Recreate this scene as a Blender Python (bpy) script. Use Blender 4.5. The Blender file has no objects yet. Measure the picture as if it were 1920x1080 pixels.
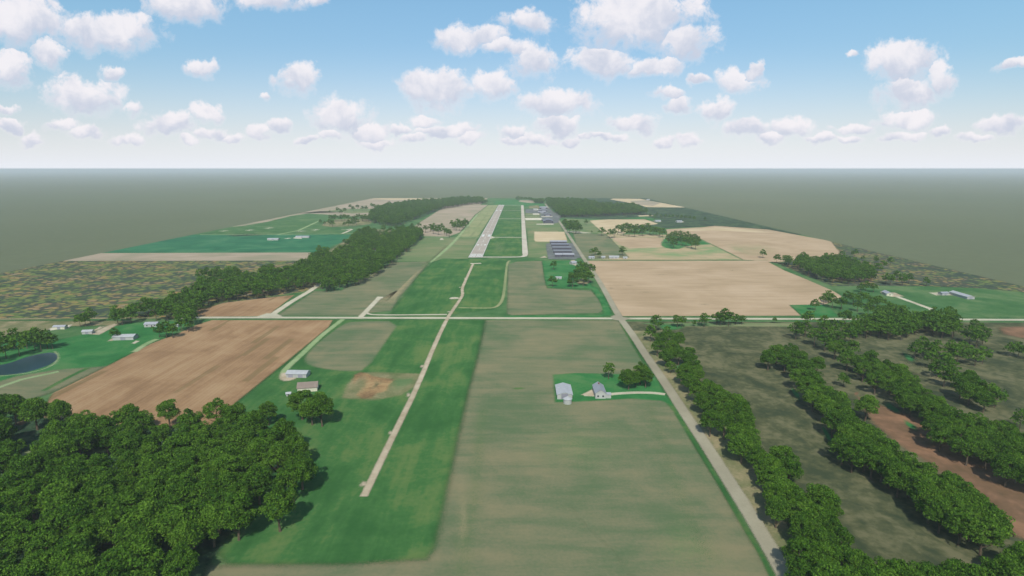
import bpy, math, random
import numpy as np
from mathutils import Vector, Matrix, geometry
random.seed(7); rng = np.random.default_rng(7)
C = bpy.context.scene.collection
scene = bpy.context.scene

# ------------------------------------------------------------------ survey camera
F, HY, VX, H = 1130.0, 316.3, 974.0, 145.0
PITCH = math.atan((540 - HY) / F); YAW = math.atan((VX - 960) / F)
cam = bpy.data.cameras.new('camera'); co = bpy.data.objects.new('camera', cam); C.objects.link(co)
cam.sensor_width = 36; cam.lens = F / 1920 * 36; cam.clip_start = 1; cam.clip_end = 300000
co.location = (0, 0, H); co.rotation_euler = (math.pi / 2 - PITCH, 0, YAW)
scene.camera = co
RM = co.rotation_euler.to_matrix()
def ray(px, py):
    return RM @ Vector((px - 960, 540 - py, -F))
def G(px, py, z=0.0):
    """survey bearing -> metre coordinates on the level z"""
    d = ray(px, py); t = (z - H) / d.z
    return (d.x * t, d.y * t)
def GL(l): return [G(*p) for p in l]

# ------------------------------------------------------------------ helpers
def tag(o, label=None, cat=None, group=None, kind=None):
    if label: o['label'] = label
    if cat: o['category'] = cat
    if group: o['group'] = group
    if kind: o['kind'] = kind
    return o
def meshobj(name, verts, faces, mat, parent=None, attrs=None, smooth=False):
    me = bpy.data.meshes.new(name); me.from_pydata([tuple(v) for v in verts], [], faces)
    if mat: me.materials.append(mat)
    if attrs:
        for k, v in attrs.items():
            a = me.attributes.new(k, 'FLOAT', 'POINT'); a.data.foreach_set('value', v)
    if smooth:
        for p in me.polygons: p.use_smooth = True
    me.update()
    o = bpy.data.objects.new(name, me); C.objects.link(o)
    if parent: o.parent = parent
    return o
def empty(name, loc, rz=0):
    o = bpy.data.objects.new(name, None); C.objects.link(o); o.location = loc; o.rotation_euler = (0, 0, rz)
    o.empty_display_size = 1
    return o
def lin(c):
    r = []
    for v in c:
        v /= 255.0; r.append(v / 12.92 if v <= .04045 else ((v + .055) / 1.055) ** 2.4)
    return tuple(r)

class NT:
    def __init__(s, nt): s.nt = nt; s.n = nt.nodes; s.l = nt.links
    def __call__(s, t, **kw):
        n = s.n.new(t)
        ins = kw.pop('ins', {})
        for k, v in kw.items(): setattr(n, k, v)
        for k, v in ins.items():
            if hasattr(v, 'is_output') or isinstance(v, bpy.types.NodeSocket): s.l.new(v, n.inputs[k])
            else: n.inputs[k].default_value = v
        return n
    def math(s, op, a, b=0.0, c=None, clamp=False):
        n = s('ShaderNodeMath', operation=op, use_clamp=clamp, ins={0: a, 1: b})
        if c is not None:
            if isinstance(c, bpy.types.NodeSocket): s.l.new(c, n.inputs[2])
            else: n.inputs[2].default_value = c
        return n.outputs[0]
    def noise(s, vec, scale, detail=3, rough=.55, dist=0):
        return s('ShaderNodeTexNoise', ins={'Vector': vec, 'Scale': scale, 'Detail': detail, 'Roughness': rough, 'Distortion': dist}).outputs[0]
    def ramp(s, fac, stops, interp='LINEAR'):
        n = s('ShaderNodeValToRGB', ins={0: fac}); cr = n.color_ramp; cr.interpolation = interp
        while len(cr.elements) < len(stops): cr.elements.new(.5)
        for e, (p, c) in zip(cr.elements, stops): e.position = p; e.color = (*c, 1) if len(c) == 3 else c
        return n.outputs[0]
    def smooth(s, v, a, b, lo=0.0, hi=1.0):
        return s('ShaderNodeMapRange', interpolation_type='SMOOTHSTEP', ins={0: v, 1: a, 2: b, 3: lo, 4: hi}).outputs[0]
    def mix(s, f, a, b, blend='MIX'):
        n = s('ShaderNodeMix', data_type='RGBA', blend_type=blend)
        for k, v in ((0, f), (6, a), (7, b)):
            if isinstance(v, bpy.types.NodeSocket): s.l.new(v, n.inputs[k])
            else: n.inputs[k].default_value = v if not isinstance(v, tuple) or len(v) == 4 else (*v, 1)
        return n.outputs[2]
def new_mat(name):
    m = bpy.data.materials.new(name); m.use_nodes = True; m.node_tree.nodes.clear()
    return m, NT(m.node_tree)

K = 1.0      # albedo scale relative to the surveyed colour
def land(name, base, lo, hi, big=90, streak=None, fine=.7, contrast=1.0, wfine=.15, rough=.95, extra=None, tramlines=None, bump=0.0):
    """cultivated or natural ground, colour broken by drifts, passes of machinery and a fine grain"""
    m, N = new_mat(name)
    pos = N('ShaderNodeTexCoord').outputs['Object']
    nL = N.noise(pos, 1.0 / big, 4, .6, .6)
    sv = N('ShaderNodeMapping', ins={'Vector': pos, 'Scale': streak or (1 / 18, 1 / 22, 1)}).outputs[0]
    nM = N.noise(sv, 1.0, 5, .62, .3)
    nF = N.noise(pos, fine, 3, .6)
    t = N.math('ADD', N.math('MULTIPLY', nL, .5), N.math('MULTIPLY', nM, .5 - wfine))
    t = N.math('ADD', t, N.math('MULTIPLY', nF, wfine))
    t = N.smooth(t, .5 - .22 / contrast, .5 + .22 / contrast)
    b, l, h = [tuple(K * x for x in lin(c)) for c in (base, lo, hi)]
    col = N.ramp(t, [(0.0, l), (.5, b), (1.0, h)])
    # slow drift of hue between damp and dry ground
    nH = N.noise(pos, 1 / 260, 2, .5)
    if tramlines:
        w, ax, amt = tramlines
        sx = N('ShaderNodeSeparateXYZ', ins={0: pos}).outputs[ax]
        wob = N.math('MULTIPLY', N.noise(pos, 1 / 60, 2), 4.0)
        ph = N.math('PINGPONG', N.math('ADD', sx, wob), w / 2)
        tl = N.smooth(ph, 0, w * .16, amt, 0)
        tl = N.math('MULTIPLY', tl, N.smooth(N.noise(pos, 1 / 45, 3), .4, .6))
        col = N.mix(tl, col, tuple(x * .62 for x in b))
    if extra: col = extra(N, pos, col)
    ed = N('ShaderNodeAttribute', attribute_name='edge').outputs['Fac']
    en = N.math('ADD', ed, N.math('MULTIPLY', N.math('MULTIPLY', N.math('SUBTRACT', N.noise(pos, .25, 3), .5), .8), N.math('SUBTRACT', ed, N.math('MULTIPLY', N.math('MULTIPLY', ed, ed), .6))))
    # ragged border: small tufts of one cover standing in the other, thinning outwards
    tuft = N.smooth(N('ShaderNodeTexNoise', ins={'Vector': pos, 'Scale': 3.6, 'Detail': 2, 'Roughness': .7}).outputs[0], .3, .7)
    al = N.math('GREATER_THAN', N.smooth(en, .02, .98), N.math('ADD', N.math('MULTIPLY', tuft, .97), .015))
    al = N.math('MAXIMUM', al, N.math('GREATER_THAN', ed, .985))
    d = N('ShaderNodeBsdfDiffuse', ins={'Color': col, 'Roughness': .6})
    if bump:
        bn = N('ShaderNodeBump', ins={'Height': nF, 'Strength': bump, 'Distance': 1.0})
        N.l.new(bn.outputs[0], d.inputs['Normal'])
    tr = N('ShaderNodeBsdfTransparent')
    mx = N('ShaderNodeMixShader', ins={0: al, 1: tr.outputs[0], 2: d.outputs[0]})
    N.l.new(mx.outputs[0], N('ShaderNodeOutputMaterial').inputs[0])
    return m

ZL = [0.045]
def nextz(step=.002):
    ZL[0] += step; return ZL[0]
def area(pts):
    return .5 * sum(pts[i][0] * pts[(i + 1) % len(pts)][1] - pts[(i + 1) % len(pts)][0] * pts[i][1] for i in range(len(pts)))
def offset(pts, d):
    n = len(pts); out = []
    for i in range(n):
        a, b, c = Vector(pts[i - 1]), Vector(pts[i]), Vector(pts[(i + 1) % n])
        e1 = (b - a).normalized(); e2 = (c - b).normalized()
        n1 = Vector((e1.y, -e1.x)); n2 = Vector((e2.y, -e2.x))
        m = (n1 + n2)
        if m.length < 1e-4: m = n1.copy()
        m.normalize(); k = 1 / max(.5, m.dot(n1))
        out.append(tuple(b + m * d * k))
    return out
def rounded(pts, it=1):
    for _ in range(it):
        o = []
        for i in range(len(pts)):
            a, b = Vector(pts[i]), Vector(pts[(i + 1) % len(pts)])
            o += [tuple(a.lerp(b, .25)), tuple(a.lerp(b, .75))]
        pts = o
    return pts
def sheet(name, pts, mat, feather=2.0, z=None, rnd=0, op=1.0, **kw):
    pts = rounded(list(pts), rnd)
    if area(pts) < 0: pts = pts[::-1]
    z = nextz() if z is None else z
    n = len(pts)
    op = op if feather < 12 else .5
    cx = sum(p[0] for p in pts) / n; cy = sum(p[1] for p in pts) / n
    if feather >= 4.9 or feather > .4 * min(math.hypot(p[0] - cx, p[1] - cy) for p in pts):      # soft patch: fades out from its middle, no crossing rings
        mr = min(math.hypot(p[0] - cx, p[1] - cy) for p in pts); k = max(.12, 1 - 2 * feather / max(mr, .1))
        inn = [(cx + (x - cx) * k, cy + (y - cy) * k) for x, y in pts]; out = pts
    else:
        def okay(q): return all((Vector(q[(i + 1) % n]) - Vector(q[i])).dot(Vector(pts[(i + 1) % n]) - Vector(pts[i])) > 0 for i in range(n))
        while True:
            inn, out = offset(pts, -feather), offset(pts, feather)
            if feather < .3 or (okay(inn) and okay(out)): break
            feather *= .75
    vs = [(x, y, z) for x, y in inn] + [(x, y, z) for x, y in out]
    tri = geometry.tessellate_polygon([[Vector((x, y, 0)) for x, y in inn]])
    fs = []
    for t in tri:
        a, b, c = t
        if (Vector(inn[b]) - Vector(inn[a])).cross(Vector(inn[c]) - Vector(inn[a])) < 0: b, c = c, b
        fs.append((a, b, c))
    fs += [(i, n + i, n + (i + 1) % n, (i + 1) % n) for i in range(n)]
    o = meshobj(name, vs, fs, mat, attrs={'edge': [op] * n + [0.0] * n})
    return tag(o, kind='structure', **kw)
def ribbon(name, pts, w, mat, feather=.8, z=None, op=1.0, **kw):
    z = nextz() if z is None else z
    P = [Vector(p) for p in pts]; vs = []; fs = []; ed = []
    for i, p in enumerate(P):
        d = (P[min(i + 1, len(P) - 1)] - P[max(i - 1, 0)]).normalized(); nrm = Vector((-d.y, d.x))
        ww = w[i] if isinstance(w, (list, tuple)) else w
        for s, e in ((-ww / 2 - feather, 0), (-ww / 2 + feather * .6, 1), (ww / 2 - feather * .6, 1), (ww / 2 + feather, 0)):
            q = p + nrm * s; vs.append((q.x, q.y, z)); ed.append(float(e) * op)
        if i:
            for k in range(3):
                a = (i - 1) * 4 + k; fs.append((a, a + 4, a + 5, a + 1))
    fs = [f[::-1] for f in fs]
    o = meshobj(name, vs, fs, mat, attrs={'edge': ed})
    return tag(o, kind='structure', **kw)
def smoothline(pts, n=3):
    for _ in range(n):
        o = [pts[0]]
        for a, b in zip(pts, pts[1:]):
            a = Vector(a); b = Vector(b); o += [tuple(a.lerp(b, .25)), tuple(a.lerp(b, .75))]
        pts = o + [pts[-1]]
    return pts

# ------------------------------------------------------------------ ground materials
EW = (1 / 45, 1 / 9, 1); NS = (1 / 9, 1 / 60, 1)
M = {}
M['plain'] = land('plain', (99, 106, 80), (95, 102, 77), (104, 110, 84), big=900, wfine=.02)
M['grass'] = land('grass', (72, 108, 64), (56, 96, 54), (98, 120, 78), big=60, contrast=1.6)
M['bright'] = land('bright_grass', (64, 105, 56), (50, 92, 48), (94, 116, 66), big=48, streak=NS, contrast=1.7, fine=.4)
M['lush'] = land('lush_grass', (56, 114, 62), (44, 100, 54), (82, 120, 72), big=35, contrast=1.6)
M['olive'] = land('olive_pasture', (108, 122, 82), (86, 114, 72), (130, 128, 94), streak=EW, contrast=1.6)
M['hay'] = land('mown_hay', (134, 140, 98), (114, 130, 86), (152, 150, 110), streak=NS, contrast=1.2, tramlines=(26, 0, .5))
M['stubble'] = land('stubble_field', (110, 114, 85), (88, 106, 74), (128, 122, 92), big=62, streak=EW, contrast=1.6)
M['stubble2'] = land('stubble_dry', (146, 134, 102), (120, 124, 88), (162, 144, 114), big=70, streak=EW, contrast=1.3)
M['rose'] = land('fallow_rose', (156, 142, 120), (134, 132, 106), (170, 152, 132), streak=EW, contrast=1.5)
M['tan'] = land('ripe_tan_field', (171, 148, 119), (155, 134, 105), (183, 160, 132), streak=(1 / 70, 1 / 10, 1), contrast=1.15)
M['pale'] = land('pale_tan_field', (188, 168, 134), (170, 150, 116), (200, 182, 150), streak=EW)
M['mix'] = land('green_tan_field', (160, 146, 112), (112, 140, 92), (178, 156, 124), big=110, streak=EW, contrast=1.7)
M['scrub'] = land('scrub', (82, 86, 60), (60, 70, 50), (108, 106, 78), big=30, streak=(1 / 9, 1 / 14, 1), fine=.22, contrast=2.0, wfine=.26)
M['red'] = land('red_soil', (120, 94, 72), (96, 80, 58), (146, 112, 86), big=35, fine=.3, contrast=1.4)
M['dirt'] = land('bare_dirt', (150, 122, 86), (104, 84, 62), (166, 142, 102), big=22, contrast=1.8)
M['drygrass'] = land('dry_verge', (120, 118, 84), (92, 104, 66), (152, 138, 106), big=25, contrast=1.6)
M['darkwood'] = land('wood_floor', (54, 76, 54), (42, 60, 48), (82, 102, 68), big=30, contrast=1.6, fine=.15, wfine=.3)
M['teal'] = land('young_crop', (48, 108, 74), (38, 94, 66), (74, 120, 84), big=60, streak=EW, contrast=1.5)
M['gravel'] = land('gravel', (184, 176, 152), (164, 156, 132), (198, 190, 168), big=30, fine=1.2)
M['pinkgravel'] = land('pink_gravel', (174, 160, 136), (156, 142, 116), (188, 174, 150), big=12, fine=.8, contrast=1.4)
M['road'] = land('road_chip_seal', (150, 144, 122), (138, 132, 112), (164, 158, 136), big=60, fine=.9)
M['paleroad'] = land('pale_road', (180, 174, 150), (164, 158, 136), (192, 186, 162), big=60, fine=.9)
M['tracks'] = land('grassy_track', (140, 158, 112), (120, 146, 96), (156, 164, 126), big=30)
M['asphalt'] = land('old_asphalt', (104, 108, 104), (88, 94, 90), (122, 122, 120), big=14, contrast=1.3)
M['concrete'] = land('apron_concrete', (198, 190, 168), (184, 174, 152), (208, 200, 182), big=20)
M['taxi'] = land('taxiway_concrete', (186, 176, 158), (172, 160, 144), (196, 188, 172), big=25)
M['sandrim'] = land('sand_bank', (150, 156, 120), (120, 140, 96), (170, 170, 140), big=12)

def ploughextra(N, pos, col):
    # long darker unworked strips lying along the furrows, as in the field
    mp = N('ShaderNodeMapping', ins={'Vector': pos, 'Scale': (1 / 7, 1 / 75, 1)}).outputs[0]
    v = N('ShaderNodeTexVoronoi', feature='F1', distance='CHEBYCHEV', ins={'Vector': mp, 'Scale': 1.0, 'Randomness': .9})
    sel = N('ShaderNodeSeparateColor', ins={0: v.outputs['Color']}).outputs[0]
    k = N.math('MULTIPLY', N.smooth(sel, .84, .86), N.smooth(v.outputs['Distance'], .34, .42, 1, 0))
    fur = N('ShaderNodeTexWave', wave_type='BANDS', bands_direction='X', ins={'Vector': pos, 'Scale': .11, 'Distortion': 3.5, 'Detail': 4, 'Detail Scale': .08}).outputs['Fac']
    col = N.mix(N.math('MULTIPLY', N.smooth(fur, .3, 1), .12), col, tuple(x * .6 for x in lin((150, 112, 84))))
    return N.mix(N.math('MULTIPLY', k, .6), col, lin((116, 100, 68)))
M['plough'] = land('ploughed_field', (152, 122, 90), (132, 104, 76), (166, 138, 104), big=45, streak=(1 / 5, 1 / 70, 1), contrast=1.3, extra=ploughextra)

def autumn(name, dark=0.45):
    def ex(N, pos, col):
        w = N('ShaderNodeTexNoise', ins={'Vector': pos, 'Scale': .08, 'Detail': 3}).outputs['Color']
        wv = N('ShaderNodeVectorMath', operation='MULTIPLY_ADD', ins={0: w, 1: (14, 14, 0), 2: pos}).outputs[0]
        v = N('ShaderNodeTexVoronoi', feature='SMOOTH_F1', ins={'Vector': wv, 'Scale': 1 / 7, 'Smoothness': .25})
        s = N('ShaderNodeSeparateColor', ins={0: v.outputs['Color']})
        hue = N.math('ADD', N.math('MULTIPLY', s.outputs[0], .38), N.math('MULTIPLY', N.smooth(N.noise(pos, 1 / 48, 4, .65), .3, .7), .58))
        c = N.ramp(hue, [(.2, lin((84, 98, 58))), (.38, lin((104, 122, 68))), (.5, lin((120, 120, 74))), (.6, lin((138, 124, 72))), (.7, lin((150, 124, 84))), (.9, lin((134, 126, 104)))])
        # dark blue-green colour between the flat blotches, thicker in drifts
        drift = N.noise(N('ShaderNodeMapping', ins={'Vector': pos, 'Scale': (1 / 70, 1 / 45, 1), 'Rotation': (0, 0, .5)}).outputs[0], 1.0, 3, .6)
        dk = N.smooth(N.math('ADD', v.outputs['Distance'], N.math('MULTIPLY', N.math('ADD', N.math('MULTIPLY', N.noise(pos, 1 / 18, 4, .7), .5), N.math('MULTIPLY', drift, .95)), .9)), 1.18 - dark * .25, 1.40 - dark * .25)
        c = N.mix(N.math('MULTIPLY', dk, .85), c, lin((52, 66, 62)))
        return N.mix(.92, col, c)
    return land(name, (90, 92, 66), (60, 70, 54), (130, 120, 80), big=60, extra=ex, contrast=1.5)
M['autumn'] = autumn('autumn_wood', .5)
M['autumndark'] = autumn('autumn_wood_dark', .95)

# runway surface
m, N = new_mat('runway_concrete')
pos = N('ShaderNodeTexCoord').outputs['Object']
t = N.math('ADD', N.math('MULTIPLY', N.noise(pos, .03, 5, .6), .6), N.math('MULTIPLY', N.noise(pos, .7, 3), .4))
col = N.ramp(t, [(.35, lin((176, 160, 144))), (.5, lin((192, 178, 160))), (.68, lin((204, 192, 176)))])
br = N('ShaderNodeTexBrick', offset=0, ins={'Vector': pos, 'Scale': 1.0, 'Brick Width': 5.6, 'Row Height': 9.0, 'Mortar Size': .12, 'Color1': (0, 0, 0, 1), 'Color2': (0, 0, 0, 1), 'Mortar': (1, 1, 1, 1)}).outputs['Fac']
col = N.mix(N.math('MULTIPLY', br, .35), col, lin((120, 112, 100)))
N.l.new(N('ShaderNodeBsdfDiffuse', ins={'Color': col}).outputs[0], N('ShaderNodeOutputMaterial').inputs[0]); M['runway'] = m
def plainmat(name, c, rough=.6, metal=0, var=.15, vs=.5, spec=.3):
    m, N = new_mat(name)
    pos = N('ShaderNodeTexCoord').outputs['Object']; b = lin(c)
    col = N.ramp(N.noise(pos, vs, 4, .6), [(.3, tuple(x * (1 - var) for x in b)), (.7, tuple(min(.9, x * (1 + var)) for x in b))])
    s = N('ShaderNodeBsdfPrincipled', ins={'Base Color': col, 'Roughness': rough, 'Metallic': metal, 'Specular IOR Level': spec})
    N.l.new(s.outputs[0], N('ShaderNodeOutputMaterial').inputs[0]); return m
def ribbed(name, c, period=.9, rough=.5, var=.12, axis=0):
    m, N = new_mat(name)
    pos = N('ShaderNodeTexCoord').outputs['Object']; b = lin(c)
    col = N.ramp(N.noise(pos, .35, 5, .65), [(.3, tuple(x * (1 - var) for x in b)), (.7, tuple(min(.9, x * (1 + var)) for x in b))])
    x = N('ShaderNodeSeparateXYZ', ins={0: pos}).outputs[axis]
    rib = N.smooth(N.math('PINGPONG', x, period / 2), 0, period * .12, 1, 0)
    col = N.mix(N.math('MULTIPLY', rib, .25), col, tuple(v * .5 for v in b))
    bn = N('ShaderNodeBump', ins={'Height': rib, 'Strength': .5, 'Distance': .06})
    s = N('ShaderNodeBsdfPrincipled', ins={'Base Color': col, 'Roughness': rough, 'Normal': bn.outputs[0], 'Specular IOR Level': .35})
    N.l.new(s.outputs[0], N('ShaderNodeOutputMaterial').inputs[0]); return m
M['paint'] = plainmat('runway_paint', (222, 220, 208), .7, var=.12, vs=.8)
M['whiteroof'] = ribbed('white_steel_roof', (186, 186, 184))
M['whitewall'] = ribbed('white_siding', (178, 178, 170), .5)
M['greyroof'] = ribbed('grey_steel_roof', (128, 130, 134), .9, .75)
M['greyroof2'] = ribbed('blue_grey_steel_roof', (130, 132, 140), .9, .75)
M['lightroof'] = ribbed('light_steel_roof', (172, 172, 176), .9, .75)
M['greywall'] = ribbed('grey_steel_wall', (96, 92, 100), .6)
M['darkwall'] = ribbed('dark_steel_wall', (72, 72, 80), .6)
M['brownroof'] = ribbed('brown_shingle_roof', (146, 130, 116), .4)
M['shingle'] = ribbed('grey_shingle_roof', (158, 160, 164), .5)
M['creamwall'] = plainmat('cream_wall', (206, 202, 176))
M['door'] = plainmat('dark_door', (74, 72, 76))
M['hdoor'] = ribbed('hangar_door_steel', (86, 84, 92), .8)
M['doorw'] = ribbed('steel_sliding_door', (150, 148, 156), .8)
M['glass'] = plainmat('window_glass', (46, 54, 62), .15, spec=.6)
M['brick'] = plainmat('chimney_brick', (130, 84, 68))
m, N = new_mat('pond_water')
pos = N('ShaderNodeTexCoord').outputs['Object']
bn = N('ShaderNodeBump', ins={'Height': N.noise(pos, .5, 3), 'Strength': .05, 'Distance': .3})
s = N('ShaderNodeBsdfPrincipled', ins={'Base Color': (*lin((30, 60, 64)), 1), 'Roughness': .28, 'IOR': 1.33, 'Normal': bn.outputs[0], 'Specular IOR Level': .45})
N.l.new(s.outputs[0], N('ShaderNodeOutputMaterial').inputs[0]); M['water'] = m

roadx = GL([(1560, 1230), (1473, 1080), (1440, 1022), (1403, 960), (1363, 897), (1325, 837), (1280, 770), (1248, 720), (1212, 668), (1184, 625), (1159, 592), (1134, 545), (1115, 514), (1096, 487), (1070, 447), (1045, 410), (1022, 382)])
roadx = smoothline(roadx, 2)
# ------------------------------------------------------------------ ground and the farmed rectangle
R_ = 100000
g = [(-R_, -R_), (R_, -R_), (R_, R_), (-R_, R_)]
meshobj('ground', [(x, y, 0) for x, y in g], [(0, 1, 2, 3)], M['plain'], attrs={'edge': [1.0] * 4})['kind'] = 'structure'
XL, XR = -732.0, 632.0
YF = G(974, 371.5)[1]
sheet('pasture', [(XL, -60), (XR, -60), (XR, G(974, 400)[1]), (585, YF), (XL + 5, YF)], M['grass'], 1.0, z=.04)
def P(name, pts, mat, f=2.0, rnd=0, op=1.0): return sheet(name, GL(pts), M[mat], f, rnd=rnd, op=op)
def PW(name, pts, mat, f=2.0, rnd=0): return sheet(name, pts, M[mat], f, rnd=rnd)
def clipx(pts):
    o = []
    for p in pts: o.append((min(XR, max(XL, p[0])), p[1]))
    return o
def PC(name, pts, mat, f=2.0, rnd=0): return sheet(name, clipx(GL(pts)), M[mat], f, rnd=rnd)

# far left
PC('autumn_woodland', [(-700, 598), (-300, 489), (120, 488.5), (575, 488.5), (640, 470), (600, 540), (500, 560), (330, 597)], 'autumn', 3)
PC('field', [(40, 489), (100, 474.5), (592, 473.5), (577, 488.5)], 'rose', 1.5)
PC('field', [(50, 473.8), (300, 440), (662, 439.5), (640, 455), (592, 473.3)], 'teal', 1.5)
PC('meadow', [(300, 439.8), (400, 415), (560, 400), (690, 415), (700, 428), (668, 439.8)], 'grass', 2)
PC('field', [(300, 425), (380, 395), (590, 386), (640, 385), (600, 397), (545, 405), (500, 416), (460, 423)], 'rose', 3)
PC('field', [(560, 399), (600, 378), (640, 371.5), (915, 371.5), (900, 384), (700, 400), (690, 408)], 'rose', 3)
PC('field', [(560, 400), (600, 396), (640, 398), (660, 400), (690, 399), (700, 392), (680, 391), (640, 393)], 'olive', 3)
P('field', [(690, 373.2), (714, 371.7), (790, 371.7), (785, 374), (740, 375)], 'pale', 2)
P('ground_patch', [(410, 440.5), (440, 437.5), (490, 437.2), (520, 440.5), (470, 443.5), (425, 445)], 'darkwood', 9, 1, .6)  # soft darker smear where the crop meets the meadow
for k, (x, y, w, h_) in enumerate([(513, 449.5, 14, 2.2), (565, 445, 15, 2.6), (540, 447, 10, 1.4), (505, 427.5, 14, 1.3), (468, 431.5, 12, 1.3), (420, 433, 14, 1.1), (565, 433.5, 16, 1.0), (655, 430, 9, 1.2), (592, 431, 12, 1.3)]):
    P('yard', [(x - w, y + h_ * .8), (x - w * .9, y + h_ * .1), (x - w * .2, y - h_ * .2), (x - w * .1, y - h_), (x + w, y - h_ * .8), (x + w * .7, y + h_ * .2), (x + w * .1, y + h_ * .3), (x, y + h_)], 'concrete', 3, 0)
ribbon('track', GL([(520, 440), (560, 432), (590, 418), (600, 414)]), 6, M['tracks'], 2)
ribbon('track', GL([(375, 440), (520, 440), (662, 438)]), 4, M['tracks'], 2)
ribbon('track', GL([(641, 438), (652, 434), (660, 430), (640, 430)]), 6, M['gravel'], 2)
P('scrubland', [(600, 427), (612, 413), (680, 409), (700, 415), (690, 422)], 'drygrass', 4, 1)
P('scrubland', [(592, 475), (615, 468), (662, 440), (690, 425), (760, 430), (700, 500), (600, 545), (560, 545)], 'drygrass', 5)

# left centre, north of the cross road
PC('field', [(366, 594), (372, 582), (420, 568), (470, 562), (552, 553), (530, 570), (500, 593)], 'plough', 1.5)
P('field', [(520, 592), (590, 546), (640, 545), (735, 492), (806, 490.5), (783, 518), (755, 550), (732, 583), (690, 587), (674, 592)], 'stubble', 2.5)
P('field', [(688, 577), (706, 563), (725, 566), (745, 545), (790, 500), (806, 491), (783, 518), (755, 550), (732, 583), (695, 586)], 'stubble2', 4)
P('field', [(735, 490), (760, 470), (795, 446), (895, 446), (878, 484), (871, 490)], 'olive', 2)
P('field', [(775, 425), (830, 390), (858, 384), (915, 384), (890, 403), (862, 436), (840, 444), (795, 443)], 'rose', 2)
P('field', [(916, 384.5), (934.5, 384.5), (896, 444), (858, 444), (868, 434), (893, 402)], 'hay', 2)
P('meadow', [(732, 590), (785, 517), (812, 491), (830, 485), (950, 486), (952, 490), (943, 548), (938, 572), (925, 579), (845, 590)], 'bright', 2.5)
ribbon('track', smoothline(GL([(806, 492), (828, 475), (845, 460), (862, 441), (880, 420), (895, 402)])), 5, M['tracks'], 3)
ribbon('track', smoothline(GL([(792, 500), (812, 485), (835, 462)])), 3, M['olive'], 3)
ribbon('track', smoothline(GL([(956, 489), (951, 492), (948, 520), (945, 550), (941, 566), (930, 577), (910, 578), (860, 577)])), 3.0, M['hay'], 1.2)
P('field', [(953, 497), (968, 491), (1016, 489.5), (1020, 520), (1026, 541), (1108, 545), (1122, 560), (1133, 580), (1122, 587), (960, 591), (951, 588)], 'stubble', 2.5, 0)
ribbon('grass_verge', GL([(945, 594), (1120, 593), (1140, 590), (1132, 565), (1112, 538)]), 7, M['lush'], 3)
P('meadow', [(1017, 489), (1085, 489), (1095, 505), (1112, 541), (1026, 539), (1021, 520)], 'lush', 2)
# airfield grass
P('meadow', [(906, 483), (945.5, 386), (978, 386), (982, 470), (975, 480)], 'bright', 1.5)
P('meadow', [(925, 445), (935, 445), (966, 470), (958, 479), (915, 482), (914, 470)], 'olive', 14, 1)
P('meadow', [(989, 430), (1040, 428), (1062, 445), (1082, 470), (1082, 483), (990, 483), (990, 450)], 'olive', 3)
P('meadow', [(985, 426), (985, 398), (1030, 397), (1050, 422), (1055, 432), (988, 432)], 'olive', 3)
P('meadow', [(930, 376), (965, 374.5), (1025, 383), (1012, 388), (925, 384)], 'lush', 3)
P('field', [(972, 378), (975, 375.5), (999, 375.5), (1003, 380), (995, 381)], 'rose', 2)
P('field', [(1002, 434.5), (1058, 434.5), (1063, 448), (1063, 453.5), (1004, 453), (1001.5, 450)], 'pale', 2.0, 0)

# right, north of the cross road
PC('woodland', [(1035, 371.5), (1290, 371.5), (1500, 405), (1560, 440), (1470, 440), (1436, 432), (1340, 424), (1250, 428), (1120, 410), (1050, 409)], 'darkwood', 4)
PC('field', [(1144, 374), (1150, 372.2), (1200, 372.8), (1330, 388), (1295, 389), (1212, 388.5), (1196, 383)], 'pale', 3)
PC('field', [(1180, 377), (1210, 375), (1240, 380), (1225, 386), (1200, 384)], 'rose', 4)
P('field', [(1105, 413.5), (1140, 411.5), (1212, 411.5), (1234, 420), (1200, 424), (1165, 440), (1120, 438)], 'pale', 2)
P('field', [(1075, 438), (1136, 439), (1180, 484), (1097, 486), (1083, 465)], 'stubble', 2)
P('field', [(1058, 410), (1103, 412), (1133, 438), (1075, 437), (1066, 425)], 'olive', 2)
P('field', [(1137, 439), (1250, 440), (1256, 450), (1285, 460), (1330, 455), (1394, 487), (1100, 487), (1180, 483)], 'mix', 2)
P('field', [(1147, 446), (1235, 445.5), (1250, 452), (1240, 464), (1180, 466), (1165, 460)], 'tan', 3)
P('meadow', [(1240, 452), (1256, 442), (1320, 446), (1345, 458), (1290, 460), (1268, 469), (1240, 463)], 'lush', 4, 1)
PC('field', [(1249, 430), (1320, 426), (1340, 423.5), (1440, 430.5), (1600, 450), (1660, 478), (1600, 487), (1450, 492), (1394, 487), (1312, 447), (1252, 441)], 'tan', 2.5)
P('meadow', [(1345, 452), (1440, 455), (1480, 470), (1440, 484), (1396, 484), (1350, 464)], 'mix', 12, 1)
P('field', [(1252, 430.5), (1320, 427), (1340, 424.5), (1440, 431.5), (1470, 438), (1340, 432.5), (1262, 434)], 'pale', 5)
ribbon('hedge_bank', GL([(1312, 448), (1350, 466), (1392, 487)]), 3, M['olive'], 2)
ribbon('hedge_bank', GL([(1100, 487.8), (1300, 487.8), (1440, 487.8)]), 3, M['olive'], 2)
P('field', [(1101, 489), (1436, 489), (1470, 507), (1512, 524), (1560, 545), (1580, 556), (1545, 572), (1480, 573), (1502, 592), (1166, 593), (1148, 566), (1120, 522)], 'tan', 1.5)
for x, y_, w_, h_ in ((1145, 541, 14, 4), (1210, 548, 22, 2), (1320, 571, 22, 3), (1372, 507, 16, 1.6), (1180, 536, 20, 1.5), (1240, 515, 30, 1.2)):
    P('ground_patch', [(x - w_, y_), (x - w_ * .3, y_ - h_), (x + w_, y_ - h_ * .2), (x + w_ * .4, y_ + h_)], 'scrub', 5, 1, .45)
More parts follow.
